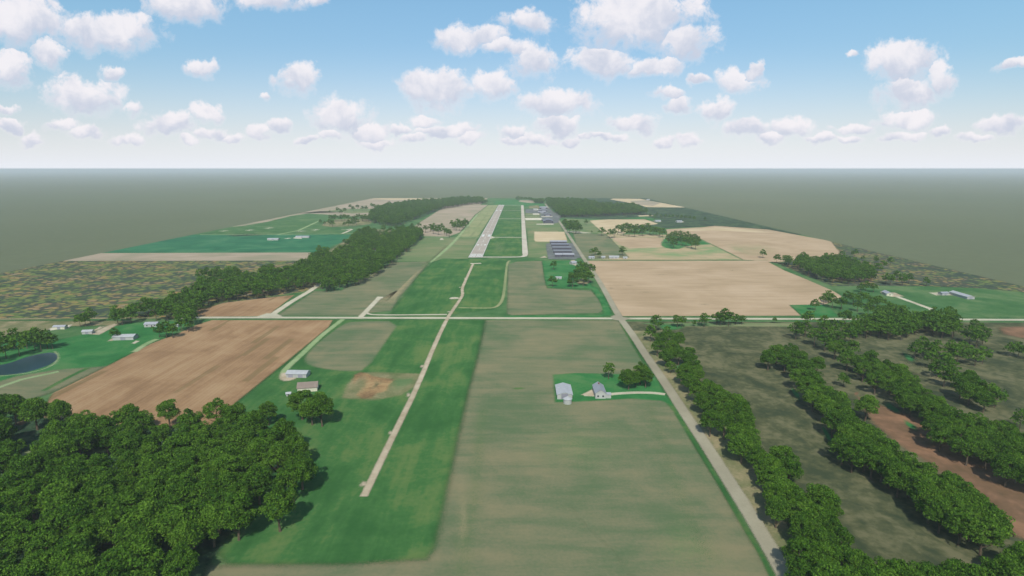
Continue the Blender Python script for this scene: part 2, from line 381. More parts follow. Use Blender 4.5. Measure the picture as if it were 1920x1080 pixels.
P('meadow', [(1482, 572), (1550, 571), (1572, 594), (1504, 593)], 'lush', 2)
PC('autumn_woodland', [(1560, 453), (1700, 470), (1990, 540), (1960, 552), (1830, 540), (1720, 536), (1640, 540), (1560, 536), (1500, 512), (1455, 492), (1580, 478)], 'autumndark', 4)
PC('meadow', [(1560, 537), (1640, 536), (1720, 537), (1830, 542), (1990, 553), (2060, 597), (1570, 595), (1582, 560)], 'grass', 2.5)
ribbon('driveway', GL([(1672, 553), (1700, 563), (1725, 572), (1744, 579), (1765, 592)]), 5, M['gravel'], 1.5)
P('yard', [(1651, 547), (1678, 549), (1695, 556), (1672, 557), (1655, 552)], 'pinkgravel', 2)
P('yard', [(1742, 549), (1778, 548), (1786, 554), (1755, 554)], 'gravel', 2)

# south of the cross road
P('field', [(100, 737), (200, 687), (283, 645), (333, 626), (370, 609), (398, 600.5), (624, 600.5), (616, 614), (530, 685), (447, 752), (405, 800), (60, 800)], 'plough', 1.5)
P('meadow', [(100, 640), (250, 605), (363, 602), (330, 624), (283, 643), (200, 686), (140, 696), (-40, 725), (-60, 620)], 'lush', 3)
P('scrubland', [(-60, 602), (250, 602), (215, 610), (120, 612), (60, 625), (-60, 640)], 'drygrass', 4)
P('field', [(-60, 735), (30, 706), (100, 694), (160, 690), (196, 688), (98, 736), (20, 760), (-80, 780)], 'stubble', 4)
ribbon('track', GL([(-20, 733), (40, 712), (110, 697)]), 3, M['tracks'], 2)
ribbon('track', GL([(82, 733), (130, 707), (165, 690)]), 3, M['bright'], 2)
ribbon('track', smoothline(GL([(252, 660), (275, 644), (295, 636)])), 4, M['tracks'], 2)
ribbon('pond_bank', smoothline(GL([(-20, 707), (40, 702), (75, 695), (98, 686), (108, 676), (110, 668), (102, 659)])), 2.2, M['sandrim'], 1.6, op=.55)
o = sheet('pond', GL([(-80, 690), (-30, 688), (12, 684), (52, 669), (80, 663), (100, 661), (108, 668), (104, 677), (90, 686), (52, 698), (27, 702), (-30, 706), (-80, 704)]), M['water'], .3, rnd=2)
for pts in ([(90, 618), (105, 612), (135, 609), (128, 615), (95, 620)],): P('yard', pts, 'concrete', 2)
for pts in ([(160, 624), (178, 617), (190, 610), (205, 609), (190, 618), (168, 625)], [(168, 627), (200, 612), (215, 607), (220, 609), (205, 618), (186, 628)]): P('driveway', pts, 'pinkgravel', 1.5)
P('yard', [(202, 640), (215, 632), (245, 630), (240, 635), (218, 638)], 'pinkgravel', 1.5)
P('yard', [(274, 609), (285, 604), (297, 604), (290, 609)], 'concrete', 1)
P('yard', [(247, 644), (255, 639), (262, 640), (252, 645)], 'gravel', 1)

P('meadow', [(395, 800), (447, 753), (530, 686), (618, 614), (628, 600.5), (909, 600.5), (890, 692), (880, 727), (857, 830), (837, 927), (815, 1030), (800, 1050), (640, 1060), (430, 1060), (370, 1000)], 'bright', 3.6)
P('field', [(645, 607), (665, 603), (750, 602), (720, 645), (686, 695), (650, 697), (600, 691), (573, 682), (572, 669), (600, 640)], 'stubble', 2.5, 1)
P('ground_patch', [(638, 748), (650, 722), (668, 700), (700, 697), (790, 701), (786, 722), (752, 742), (700, 752)], 'drygrass', 2.5, 0, .75)
P('ground_patch', [(664, 704), (676, 698), (690, 701), (700, 706), (720, 709), (744, 712), (731, 721), (724, 734), (706, 738), (698, 747), (680, 748), (668, 742), (672, 730), (661, 720)], 'dirt', 2.2, 0, .95)
P('ground_patch', [(700, 708), (722, 710), (730, 716), (712, 722), (708, 731), (690, 738), (684, 733), (696, 724)], 'scrub', 2.2, 0, .6)
P('ground_patch', [(645, 735), (665, 705), (680, 697), (700, 700), (690, 745), (655, 748)], 'drygrass', 8, 1, .9)
P('ground_patch', [(728, 702), (765, 706), (790, 700), (785, 720), (745, 745), (720, 745)], 'olive', 8, 1)
P('field', [(912, 601), (1158, 601), (1166, 608), (1200, 665), (1222, 700), (1245, 745), (1268, 768), (1300, 830), (1345, 905), (1385, 975), (1425, 1040), (1470, 1130), (1470, 1300), (380, 1300), (380, 1062), (640, 1061), (800, 1051), (817, 1030), (839, 927), (859, 830), (882, 727), (892, 692)], 'stubble', 3)
P('field', [(935, 790), (1080, 770), (1200, 790), (1250, 860), (1180, 930), (1000, 905), (900, 880)], 'olive', 24, 1)
P('field', [(1280, 900), (1400, 1020), (1440, 1130), (1150, 1130), (1180, 980)], 'olive', 20, 1)
P('field', [(850, 900), (872, 850), (905, 1010), (880, 1130), (840, 1130)], 'stubble2', 16, 1)
ribbon('field', smoothline(GL([(905, 770), (898, 850), (890, 930), (876, 1010), (862, 1100)])), 8, M['bright'], 5, op=.32)
ribbon('field', smoothline(GL([(1215, 760), (1240, 830), (1275, 930), (1330, 1050)])), 7, M['bright'], 5, op=.3)
ribbon('ditch', smoothline(GL([(1060, 935), (1095, 985), (1130, 1015), (1160, 1045), (1185, 1090)])), 1.5, M['olive'], 2.6, op=.22)
P('field', [(955, 727), (985, 725), (990, 731), (960, 733)], 'bright', 4, 1)
ribbon('grass_verge', GL([(1164, 608), (1200, 668), (1228, 712)]), 2.2, M['bright'], 1.6, op=.7)
ribbon('grass_verge', GL([(1252, 748), (1267, 770), (1303, 832), (1348, 905), (1388, 975), (1428, 1042), (1464, 1115)]), [7, 4, 2.4, 2, 1.6, 1.6, 1.6], M['bright'], 1.3, op=.8)
P('farmyard_lawn', [(1037, 703), (1080, 700), (1160, 702), (1222, 699), (1234, 715), (1246, 738), (1262, 762), (1240, 752), (1185, 748), (1100, 753), (1041, 755)], 'lush', 2)
ribbon('driveway', smoothline(GL([(1247, 740), (1225, 737), (1190, 736.5), (1150, 739), (1125, 742), (1095, 741)])), 3.6, M['paleroad'], 1)
P('driveway', [(1090, 741), (1110, 731), (1114, 724), (1122, 736), (1135, 742), (1105, 743)], 'pinkgravel', 1.2)

# right of the road: scrub between the tree rows
rline = [p for p in roadx if p[1] < G(974, 601)[1]]
rline = rline[::-1][::2] + [rline[0]] if len(rline) > 2 else rline
ylo = min(p[1] for p in rline); yhi = G(974, 602.5)[1]
PW('scrubland', [(p[0] + 2.2, p[1]) for p in rline[1:]] + [(XR - 1, ylo), (XR - 1, yhi), (rline[0][0] + 3, yhi)], 'scrub', 1.5)
PW('grass_verge', [(p[0] + 2.4, p[1]) for p in rline[1:]] + [(p[0] + 15 + 4 * math.sin(p[1] / 40), p[1]) for p in rline[1:][::-1]], 'drygrass', 2.2)
P('grass_verge', [(1200, 606), (1490, 606), (1480, 613), (1240, 612)], 'olive', 2)
P('meadow', [(1290, 620), (1440, 620), (1480, 720), (1520, 830), (1420, 800), (1340, 690)], 'scrub', 22, 1)
P('meadow', [(1560, 660), (1800, 650), (1960, 780), (1900, 830), (1740, 700), (1620, 690)], 'drygrass', 14, 1, .5)
P('bare_soil', [(1610, 745), (1650, 760), (1705, 778), (1795, 832), (1905, 900), (2020, 985), (2000, 1040), (1860, 990), (1810, 925), (1740, 868), (1680, 830), (1640, 795)], 'red', 4, 0)
P('bare_soil', [(1860, 612), (1990, 608), (2060, 640), (1930, 640), (1870, 628)], 'red', 6, 0)
P('bare_soil', [(1600, 735), (1612, 733), (1612, 742), (1600, 745)], 'red', 4, 1)
for pts in ([(1275, 672), (1290, 690), (1275, 700), (1262, 690)], [(1480, 720), (1510, 745), (1500, 760), (1478, 730)], [(1540, 790), (1570, 830), (1560, 845), (1535, 800)], [(1655, 745), (1700, 775), (1690, 785), (1650, 760)],
            [(1690, 655), (1725, 675), (1710, 685), (1690, 668)], [(1690, 780), (1730, 805), (1720, 815), (1690, 795)], [(1490, 990), (1530, 1010), (1520, 1050), (1490, 1040)], [(1740, 960), (1800, 990), (1830, 1020), (1770, 1000)],
            [(1225, 606), (1300, 608), (1280, 622), (1230, 620)]):
    P('grass_patch', pts, 'lush', 5, 1)
# floor of the grove in the lower left corner
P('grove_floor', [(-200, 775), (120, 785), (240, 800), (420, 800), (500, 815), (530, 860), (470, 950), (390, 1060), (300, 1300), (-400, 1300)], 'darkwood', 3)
for pts in ([(25, 790), (60, 784), (50, 800), (30, 802)], ): P('bare_soil', pts, 'red', 2, 1)
for pts in ([(-20, 870), (40, 845), (110, 830), (60, 850), (20, 885)], [(130, 898), (180, 875), (185, 890), (150, 905)], [(60, 850), (120, 828), (110, 840)], [(180, 905), (215, 893), (225, 900), (190, 915)], [(20, 1040), (75, 995), (80, 1010), (30, 1055)]):
    P('clearing', pts, 'hay', 3, 1)

# ------------------------------------------------------------------ roads
ribbon('road', GL([(-150, 600), (0, 598.8), (175, 597.3), (365, 595.8)]), 5.0, M['drygrass'], 1.5)
ribbon('road', GL([(340, 596), (480, 595.8), (700, 596.4), (960, 597), (1160, 597.6), (1440, 598.3), (1600, 598.8), (1801, 599.6), (2050, 601)]), 6.4, M['paleroad'], 1.4)
ribbon('road', roadx, 6.2, M['road'], 1.2)
P('road', [(1145, 594), (1156, 590), (1162, 594), (1185, 597), (1172, 601), (1164, 602), (1150, 600)], 'road', 1.5)
ribbon('road', GL([(500, 595), (514, 588), (545, 567), (581, 546), (613, 523), (640, 500)]), [9, 6, 6, 6, 6, 6], M['gravel'], 1.5)
P('road', [(482, 594), (500, 588), (520, 589), (530, 594), (505, 597)], 'paleroad', 1.5)
ribbon('road', GL([(676, 595), (686, 585), (700, 570), (710, 560)]), 5, M['gravel'], 1.5)
P('gravel_pad', [(704, 560), (708, 556.5), (719, 557), (717, 560)], 'gravel', 1.2)
ribbon('road', smoothline(GL([(686, 586), (692, 590), (710, 591), (760, 591), (838, 590)])), 3.4, M['paleroad'], 1)
ribbon('lane', smoothline(GL([(643, 599), (622, 615), (600, 632), (566, 665), (540, 688), (531, 699), (530, 710)])), 4.2, M['tracks'], 1.6)
P('gravel_pad', [(524, 712), (526, 700), (540, 699), (556, 706), (553, 712), (536, 716)], 'pinkgravel', 2, 1)
# approach path with its light pads
path = smoothline(GL([(682, 932), (737, 818), (783, 725), (817, 642), (840, 595), (849, 582), (862, 563), (868, 553), (866, 542), (872, 528), (879, 513), (887, 495)]), 1)
ribbon('path', path, 3.1, M['pinkgravel'], 1.1)
ribbon('path', GL([(882, 494.6), (902, 494)]), 8, M['gravel'], 2)
for x, y, w, h_ in [(684, 908, 15, 10), (733, 812, 8, 6), (767, 741, 8, 7), (793, 687, 8, 5), (815, 644, 6, 3.5), (831, 610, 5, 2.5), (842, 585, 6, 2.0), (853, 559.5, 11, 2.2), (863, 539, 4, 1.4), (872, 522, 3.5, 1.1), (881, 508, 3.5, .9)]:
    P('gravel_pad', [(x - w, y + h_), (x - w * .9, y - h_ * .3), (x - w * .3, y - h_), (x + w * .8, y - h_ * .6), (x + w * .7, y + h_ * .5), (x, y + h_ * .8)], 'pinkgravel' if h_ > 3 else 'gravel', 1.6 if h_ > 3 else 1.2, 1, .8)

# ------------------------------------------------------------------ runway and taxiways
rw0, rw1 = G(891.2, 483.2), G(940.3, 384.3)
RXc = (rw0[0] + rw1[0]) / 2; RWW = 23.5
def rect(cx, y0, y1, w): return [(cx - w / 2, y0), (cx + w / 2, y0), (cx + w / 2, y1), (cx - w / 2, y1)]
def flat(name, pts, mat, parent=None, z=None):
    z = nextz() if z is None else z
    n = len(pts); me = meshobj(name, [(x, y, z) for x, y in pts], [tuple(range(n))], mat, parent)
    return me
Y0, Y1 = rw0[1], rw1[1]
Txc = G(984.5, 472)[0]; Tfar = G(979.3, 386)[0]
def taxi(name, pts, w, mat='taxi', f=1.0): return ribbon(name, pts, w, M[mat], f)
ty = [G(974, v)[1] for v in (483.3, 445.2, 410.5, 394.7, 385)]
taxi('taxiway', smoothline([(RXc + 5, ty[0] + 6), (Txc - 12, ty[0] + 5), (Txc, ty[0] + 16), (Txc, ty[0] + 60)], 3), 8)
taxi('taxiway', [(Txc, ty[0] + 40), (Txc, ty[1]), ((Txc + Tfar) / 2, ty[2]), (Tfar, ty[4])], 9.5)
for k, w in ((1, 8), (2, 9), (3, 9), (4, 12)): taxi('taxiway', [(RXc + 5, ty[k]), (Txc, ty[k])], w, 'paleroad')
P('taxiway', [(917, 449), (918, 442), (927, 444.6), (927, 446)], 'paleroad', 1.5)
taxi('taxiway', [(G(797, 445)[0], ty[1]), (RXc - 5, ty[1])], 7, 'tracks')
P('yard', [(824, 450), (827, 446.5), (830, 446.5), (832, 450.5)], 'gravel', 2)
P('taxiway', [(895, 446), (889, 450), (896, 444), (901, 441)], 'tracks', 1.5)
rwz = nextz(.004)
rw = flat('runway', rect(RXc, Y0, Y1, RWW), M['runway'], z=rwz); tag(rw, kind='structure')
for s in (-1, 1): flat('edge_line', rect(RXc + s * (RWW / 2 - .7), Y0, Y1, .9), M['paint'], rw, rwz + .006)
for yy0, yy1 in ((Y0 + 5, Y0 + 45), (Y1 - 45, Y1 - 5)):
    for k in range(8):
        x = RXc + (-8.9 + 2.4 * k + (1.0 if k > 3 else 0))
        flat('threshold_bar', rect(x, yy0, yy1, 1.5), M['paint'], rw, rwz + .006)
for ya, yb in ((G(974, 444)[1], G(974, 440)[1]), (Y1 - 360, Y1 - 315)):
    for s in (-1, 1): flat('aiming_mark', rect(RXc + s * 6.6, ya, yb, 5.2), M['paint'], rw, rwz + .006)
y = Y0 + 95
while y < Y1 - 90:
    flat('centre_line', rect(RXc, y, y + 34, .9), M['paint'], rw, rwz + .006); y += 60
for s in (-1, 1):
    flat('touchdown_mark', rect(RXc + s * 7, G(974, 460.5)[1], G(974, 458.5)[1], 4), M['paint'], rw, rwz + .006)

# aprons
P('apron', [(1025, 470), (1029, 470), (1031, 480), (1084, 481), (1080, 487), (1028, 486)], 'asphalt', 1.2)
P('apron', [(1029, 456), (1073, 456), (1090, 484), (1029, 484), (1025, 470), (1024, 458)], 'asphalt', 2)
P('apron', [(985, 392.5), (1007, 392), (1030, 390), (1040, 400), (1008, 400.5), (985, 399.5)], 'asphalt', 3)
P('apron', [(1015, 400), (1042, 399), (1052, 405), (1046, 418), (1035, 420), (1012, 407)], 'asphalt', 4)
P('apron', [(984, 409), (1016, 409), (1016, 413), (985, 413)], 'concrete', 1.5)
P('apron', [(1006, 420), (1038, 419.5), (1038, 421.3), (1005, 421.3)], 'concrete', 1)
P('apron', [(999, 400.5), (1011, 400.5), (1011, 402.8), (999, 402.8)], 'concrete', 1)
P('apron', [(1000, 391.5), (1009, 391.5), (1009, 394.3), (1001, 394.3)], 'concrete', 1.5)
P('yard', [(992, 386), (1010, 385), (1012, 391), (993, 391)], 'drygrass', 3)
P('yard', [(1015, 405.8), (1036, 405.8), (1036, 406.8), (1015, 406.8)], 'concrete', 1)
for yy in (402.5, 405.8): ribbon('track', GL([(984, yy), (1012, yy)]), 4, M['gravel'], 2)
ribbon('track', GL([(988, 421), (1006, 420.8)]), 5, M['tracks'], 2)
P('yard', [(1021, 480), (1026, 483.5), (1012, 483.8)], 'pinkgravel', 1.5)
P('yard', [(1070, 489), (1076, 488), (1082, 492), (1080, 499), (1075, 497)], 'pinkgravel', 1.5)
P('yard', [(1080, 527), (1095, 521), (1108, 527), (1100, 533), (1085, 533)], 'drygrass', 3)
P('yard', [(1064, 433.5), (1085, 434), (1112, 437.5), (1095, 438), (1068, 436)], 'gravel', 2)
ribbon('driveway', GL([(1085, 436), (1120, 439.5), (1260, 440.5)]), 3, M['olive'], 2)
P('yard', [(1195, 404.5), (1212, 403.5), (1228, 404), (1215, 406), (1200, 406.5)], 'pale', 3)
P('meadow', [(1120, 411), (1210, 403), (1260, 412), (1235, 419), (1212, 411)], 'lush', 6)
P('yard', [(1224, 414), (1238, 414.5), (1240, 416), (1228, 416)], 'concrete', 3)
P('yard', [(1266, 415), (1280, 415), (1283, 417), (1268, 417)], 'concrete', 3)

# ------------------------------------------------------------------ buildings
def box_vf(x0, x1, y0, y1, z0, z1, vs, fs):
    b = len(vs)
    vs += [(x0, y0, z0), (x1, y0, z0), (x1, y1, z0), (x0, y1, z0), (x0, y0, z1), (x1, y0, z1), (x1, y1, z1), (x0, y1, z1)]
    fs += [(b, b + 3, b + 2, b + 1), (b + 4, b + 5, b + 6, b + 7), (b, b + 1, b + 5, b + 4), (b + 1, b + 2, b + 6, b + 5), (b + 2, b + 3, b + 7, b + 6), (b + 3, b, b + 4, b + 7)]
def boxo(name, b, mat, parent):
    vs, fs = [], []; box_vf(*b, vs, fs); return meshobj(name, vs, fs, mat, parent)
def gable(name, label, cat, loc, L, W, wh, rh, rz=0, wall='whitewall', roof='whiteroof', group=None, doors=(), windows=(), chimney=None, over=.45):
    r = empty(name, (loc[0], loc[1], .1), rz); tag(r, label, cat, group)
    l, w = L / 2, W / 2
    vs = [(-l, -w, -.1), (l, -w, -.1), (l, w, -.1), (-l, w, -.1), (-l, -w, wh), (l, -w, wh), (l, w, wh), (-l, w, wh), (-l, 0, wh + rh), (l, 0, wh + rh)]
    fs = [(0, 1, 5, 4), (2, 3, 7, 6), (1, 2, 6, 9, 5), (3, 0, 4, 8, 7)]
    meshobj('wall', vs, fs, M[wall], r)
    t = .22; s = rh / w; lo, wo = l + over, w + over; ez = wh - s * over
    A = [(-wo, ez), (0, wh + rh), (wo, ez)]
    vs = []
    for x in (-lo, lo):
        vs += [(x, a, z + .03) for a, z in A] + [(x, a, z + t + .03) for a, z in A]
    fs = [(3, 9, 10, 4), (4, 10, 11, 5), (0, 1, 7, 6), (1, 2, 8, 7), (0, 6, 9, 3), (2, 5, 11, 8), (0, 3, 4, 1), (1, 4, 5, 2), (6, 7, 10, 9), (7, 8, 11, 10)]
    ro = meshobj('roof', vs, fs, M[roof], r)
    for side, c, dw, dh in doors:
        if side in 'fb':
            y_ = -w if side == 'f' else w; e = .06
            boxo('door', (c - dw / 2, c + dw / 2, y_ - e, y_ + e, 0, dh), M['doorw'] if dw > 2 else M['door'], r)
        else:
            x_ = -l if side == 'l' else l; e = .06
            boxo('door', (x_ - e, x_ + e, c - dw / 2, c + dw / 2, 0, dh), M['doorw'] if dw > 2 else M['door'], r)
    for side, c, zc in windows:
        if side in 'fb':
            y_ = -w if side == 'f' else w
            f_ = boxo('window', (c - .7, c + .7, y_ - .05, y_ + .05, zc - .7, zc + .7), M['whitewall'], r)
            boxo('pane', (c - .55, c + .55, y_ - .08, y_ + .08, zc - .55, zc + .55), M['glass'], f_)
        else:
            x_ = -l if side == 'l' else l
            f_ = boxo('window', (x_ - .05, x_ + .05, c - .7, c + .7, zc - .7, zc + .7), M['whitewall'], r)
            boxo('pane', (x_ - .08, x_ + .08, c - .55, c + .55, zc - .55, zc + .55), M['glass'], f_)
    if chimney: boxo('chimney', (chimney - .4, chimney + .4, -.4, .4, wh + rh - .8, wh + rh + 1.1), M['brick'], ro)
    return r
def midG(l, z=0):
    ps = [G(x, y, z) for x, y in l]; return (sum(p[0] for p in ps) / len(ps), sum(p[1] for p in ps) / len(ps))

# big white barn of the farm by the road
b = midG([(1043, 720.5), (1069, 720.5), (1072, 738), (1045, 738)], 4)
gable('barn', 'large white metal barn with ridged roof on the lawn of the roadside farm', 'barn', b, 17.5, 9.6, 3.3, 1.4, math.pi / 2, doors=[('l', 0, 4.4, 3.8), ('f', -5, 1.1, 2.1)], windows=[('f', 3, 1.7)])
# round grain bin in front
c = G(1064, 756.5, 0)
gb = empty('grain_bin', (c[0], c[1], .1)); tag(gb, 'squat round white grain bin right in front of the white barn', 'grain bin')
def lathe(name, prof, mat, parent, n=28):
    vs, fs = [], []
    for r0, z0 in prof:
        for k in range(n): a = k / n * math.tau; vs.append((r0 * math.cos(a), r0 * math.sin(a), z0))
    for i in range(len(prof) - 1):
        for k in range(n): fs.append((i * n + k, i * n + (k + 1) % n, (i + 1) * n + (k + 1) % n, (i + 1) * n + k))
    return meshobj(name, vs, fs, mat, parent)
lathe('wall', [(2.6, -.1), (2.6, 3.2)], M['whitewall'], gb)
lathe('roof', [(2.85, 3.1), (2.85, 3.2), (.4, 4.5), (.4, 4.8), (0.01, 4.85)], M['whiteroof'], gb)
# farmhouse
b = midG([(1113, 717.5), (1128, 717.5), (1134, 736), (1120, 737)], 5)
hs = gable('farmhouse', 'white farmhouse with grey shingle roof at the end of the gravel drive', 'house', b, 14.5, 6.6, 4.0, 2.2, math.pi / 2, wall='whitewall', roof='shingle', doors=[('b', -1, 1.1, 2.1)], windows=[('f', -3, 2), ('f', 2, 2), ('l', -1.6, 1.8), ('l', 1.6, 1.8), ('b', 3, 2)], chimney=3)
vs, fs = [], []
px_ = boxo('porch', (-6.6, -3.0, -6.8, -3.36, 0, 2.6), M['whitewall'], hs)
vs, fs = [], []; box_vf(-6.9, -2.7, -7.1, -3.4, 2.6, 2.8, vs, fs); meshobj('roof', vs, fs, M['whiteroof'], px_)
# small dark car-like block is only a shadow in the yard: left out
# white shed and brown roofed barn by the lane
b = midG([(545, 692.5), (582, 696.7), (571, 703), (538, 699)], 3)
gable('machine_shed', 'long low white shed with white metal roof beside the ploughed field lane', 'shed', b, 14.5, 8.0, 2.9, 1.2, -.03, doors=[('f', -4, 3.4, 2.5), ('f', 3, 3.4, 2.5)])
b = G(577.5, 724, 2.5)
gable('barn', 'small barn with brown gable roof and pale end wall, just behind the grove edge', 'barn', b, 12.5, 9.2, 3.0, 2.3, .22, wall='creamwall', roof='brownroof', doors=[('l', 0, 3, 2.6)])
b = G(541, 739.5, 1)
gable('garden_shed', 'tiny white shed on the grass just left of the two grove trees', 'shed', b, 2.6, 2.2, 1.8, .6, .3, doors=[('f', 0, .9, 1.6)])
# farm near the pond
b = midG([(222, 637), (262, 625), (240, 624), (215, 632)], 3)
gable('machine_shed', 'long white roofed shed on the green left farm beside the small round tree', 'shed', b, 17, 8.5, 2.9, 1.3, .1, doors=[('f', 0, 4, 2.6)])
gable('farmhouse', 'small white roofed house under the tall trees beside the cross road', 'house', G(285, 608, 2), 11, 7, 2.8, 1.3, .15, roof='lightroof', doors=[('f', 1, 1.1, 2)], windows=[('f', -3, 1.6), ('f', 3.5, 1.6)])
gable('garden_shed', 'low white shed at the left end of the pale farm drive', 'shed', G(165, 621.5, 2), 8, 5, 2.4, 1.0, .2, doors=[('f', 0, 2.4, 2)])
gable('garage', 'pale long roofed outbuilding on the green lawn left of the farm trees', 'shed', G(113, 612.5, 2), 10, 5, 2.4, .9, .1, wall='creamwall', roof='lightroof', doors=[('f', 0, 2.6, 2)])
gable('garden_shed', 'little white roofed hut at the foot of the trees by the ploughed field corner', 'shed', G(331, 610, 1.5), 5, 4, 2.2, .8, 0, doors=[('f', 0, .9, 1.8)])
# right farm
p0, p1 = G(1786, 547, 3), G(1822, 556.5, 3)
gable('poultry_house', 'long narrow white roofed building standing in the far right green field', 'barn', ((p0[0] + p1[0]) / 2, (p0[1] + p1[1]) / 2), 29, 8.5, 2.8, 1.4, math.pi / 2, doors=[('l', 0, 3.4, 2.6)])
gable('farmhouse', 'pale roofed farm building on the bare yard left in the right green field', 'house', G(1664, 550, 2), 14, 7, 2.8, 1.5, 1.4, roof='lightroof', wall='creamwall', doors=[('b', 0, 1.1, 2)], windows=[('b', 3, 1.6), ('l', 0, 1.6)])
gable('garage', 'grey roofed outbuilding left of the long white building in the right field', 'shed', G(1769, 550, 2), 9, 6, 2.6, 1.1, .2, roof='shingle', doors=[('f', 0, 2.8, 2.2)])
# farm by the road north of the tan field
gable('machine_shed', 'long white roofed shed between the trees on the edge of the tan field', 'shed', G(1151, 482, 2), 16, 7, 2.8, 1.3, 0, doors=[('f', -3, 3.2, 2.4), ('f', 3, 3.2, 2.4)])
gable('farmhouse', 'small white house left of the three trees by the road bend', 'house', G(1109, 482.8, 2), 9, 6.5, 2.7, 1.3, 0, roof='lightroof', doors=[('f', 0, 1, 2)], windows=[('f', 2.8, 1.6)])
gable('garage', 'little white garage just right of the three trees at the field edge', 'shed', G(1131, 481.8, 2), 6, 5, 2.5, 1, 0, doors=[('f', 0, 2.6, 2.1)])
gable('garden_shed', 'small white shed right of the lone tall tree at the tan field edge', 'shed', G(1172, 484, 1), 6.5, 5, 2.3, .9, 0, doors=[('f', 0, 1, 1.9)])
gable('garden_shed', 'small white roofed hut on the green lawn beside the lower lone tree', 'shed', G(1047.5, 521, 1.5), 7.5, 4, 2.3, .8, 0, doors=[('f', 0, 1, 1.9)])
gable('farmhouse', 'pale pink roofed house beside the road below the hangar rows', 'house', G(1075, 493, 2), 9, 8, 2.9, 1.6, .5, wall='whitewall', roof='lightroof', doors=[('f', 0, 1.1, 2)], windows=[('f', -2.8, 1.6), ('f', 2.8, 1.6)])

# hangar rows
def hangar_row(label, xl, xr, ytop, ybase, wall, roof, nd, yb=None):
    pl, pr = G(xl, ybase), G(xr, ybase)
    L = pr[0] - pl[0]; W = 15
    r = gable('hangar', label, 'hangar', ((pl[0] + pr[0]) / 2, pl[1] + W / 2), L, W, 4.3, 1.5, 0, wall=wall, roof=roof, group='hangar rows by the taxiway')
    if nd:
        dw = L / nd * .82
        for k in range(nd):
            c_ = -L / 2 + (k + .5) * L / nd
            boxo('hangar_door', (c_ - dw / 2, c_ + dw / 2, -W / 2 - .08, -W / 2 + .02, 0, 3.7), M['hdoor'], r)
    return r
hangar_row('shorter light roofed hangar at the left of the front pair', 1041, 1054.5, 473.5, 482.4, 'greywall', 'lightroof', 3)
hangar_row('longer light roofed hangar at the right of the front pair', 1055.8, 1076.5, 473.5, 482.4, 'greywall', 'lightroof', 4)
hangar_row('long grey roofed hangar row directly behind the front pair', 1038, 1072, 468, 475.5, 'darkwall', 'greyroof', 7)
hangar_row('long grey roofed hangar row in the middle of the five rows', 1036, 1071, 463, 468.8, 'darkwall', 'greyroof', 7)
hangar_row('long blue grey hangar row second from the pale bare rectangle', 1034, 1066.5, 457, 462.8, 'darkwall', 'greyroof2', 7)
hangar_row('long pale roofed hangar row farthest back beside the pale bare rectangle', 1031.5, 1062.5, 453, 457.2, 'darkwall', 'lightroof', 7)
# arched hangar
pl, pr = G(1019, 418.8), G(1037.5, 418.8); AW = pr[0] - pl[0]; AL = 46
ah = empty('arched_hangar', ((pl[0] + pr[0]) / 2, pl[1] + AL / 2, .1)); tag(ah, 'big grey hangar with a curved barrel roof beside the pale concrete apron', 'hangar')
n = 18; arc = [(-AW / 2 + AW * k / n, 5.0 + 4.2 * math.sin(math.pi * k / n) ** .8) for k in range(n + 1)]
vs = []; fs = []
for yy in (-AL / 2, AL / 2): vs += [(-AW / 2, yy, -.1)] + [(x, yy, z) for x, z in arc] + [(AW / 2, yy, -.1)]
q = n + 3
fs = [tuple(range(q)), tuple(range(2 * q - 1, q - 1, -1)), (0, q, q + 1, 1), (q - 2, 2 * q - 2, 2 * q - 1, q - 1)]
meshobj('wall', vs, fs, M['darkwall'], ah)
vs = []; fs = []
for yy in (-AL / 2 - .5, AL / 2 + .5):
    for dz in (.05, .35): vs += [(x * 1.02, yy, z + dz) for x, z in arc]
q = n + 1
for k in range(n): fs += [(q + k, q + k + 1, 3 * q + k + 1, 3 * q + k), (k + 1, k, 2 * q + k, 2 * q + k + 1), (k, k + 1, q + k + 1, q + k), (2 * q + k + 1, 2 * q + k, 3 * q + k, 3 * q + k + 1)]
meshobj('roof', vs, fs, M['greyroof2'], ah)
boxo('hangar_door', (-9, 9, -AL / 2 - .1, -AL / 2 + .02, 0, 5.4), M['hdoor'], ah)
gable('hangar_annex', 'low dark annex against the left side of the curved roof hangar', 'shed', G(1017.5, 413, 1), 6, 20, 3, .8, 0, wall='darkwall', roof='greyroof')
gable('hangar', 'far hangar with pale green grey roof below the distant wood', 'hangar', G(1019, 391.5, 0), 28, 22, 5.5, 2.5, 0, wall='darkwall', roof='lightroof', doors=[('f', 0, 16, 4.8)])
gable('hangar', 'low dark grey hangar on the far apron in front of the pale green roof', 'hangar', G(1018, 396.5, 0), 30, 18, 5, 2, 0, wall='greywall', roof='greyroof', doors=[('f', 3, 12, 4)])
gable('hangar', 'small white roofed hangar between the two far grey ones', 'hangar', G(1016, 400, 0), 24, 14, 4.6, 1.6, 0, wall='greywall', roof='lightroof', doors=[('f', 0, 10, 4)])
gable('hangar', 'wide grey hangar with shallow peaked roof behind the curved roof hangar', 'hangar', G(1026.5, 404.5, 0), 34, 22, 5, 3.2, math.pi / 2, wall='greywall', roof='greyroof', doors=[('l', 0, 12, 4.2)])
gable('airport_office', 'small white building at the left edge of the far grey apron', 'building', G(1004, 393.5, 0), 14, 9, 3.2, 1.2, 0, doors=[('f', 0, 1.2, 2.1)], windows=[('f', -4, 1.7), ('f', 4, 1.7)])
gable('garage', 'tiny white shed in front of the far grey hangars near the taxiway', 'shed', G(1012, 394.6, 0), 9, 7, 3, 1, 0, doors=[('f', 0, 3, 2.4)])
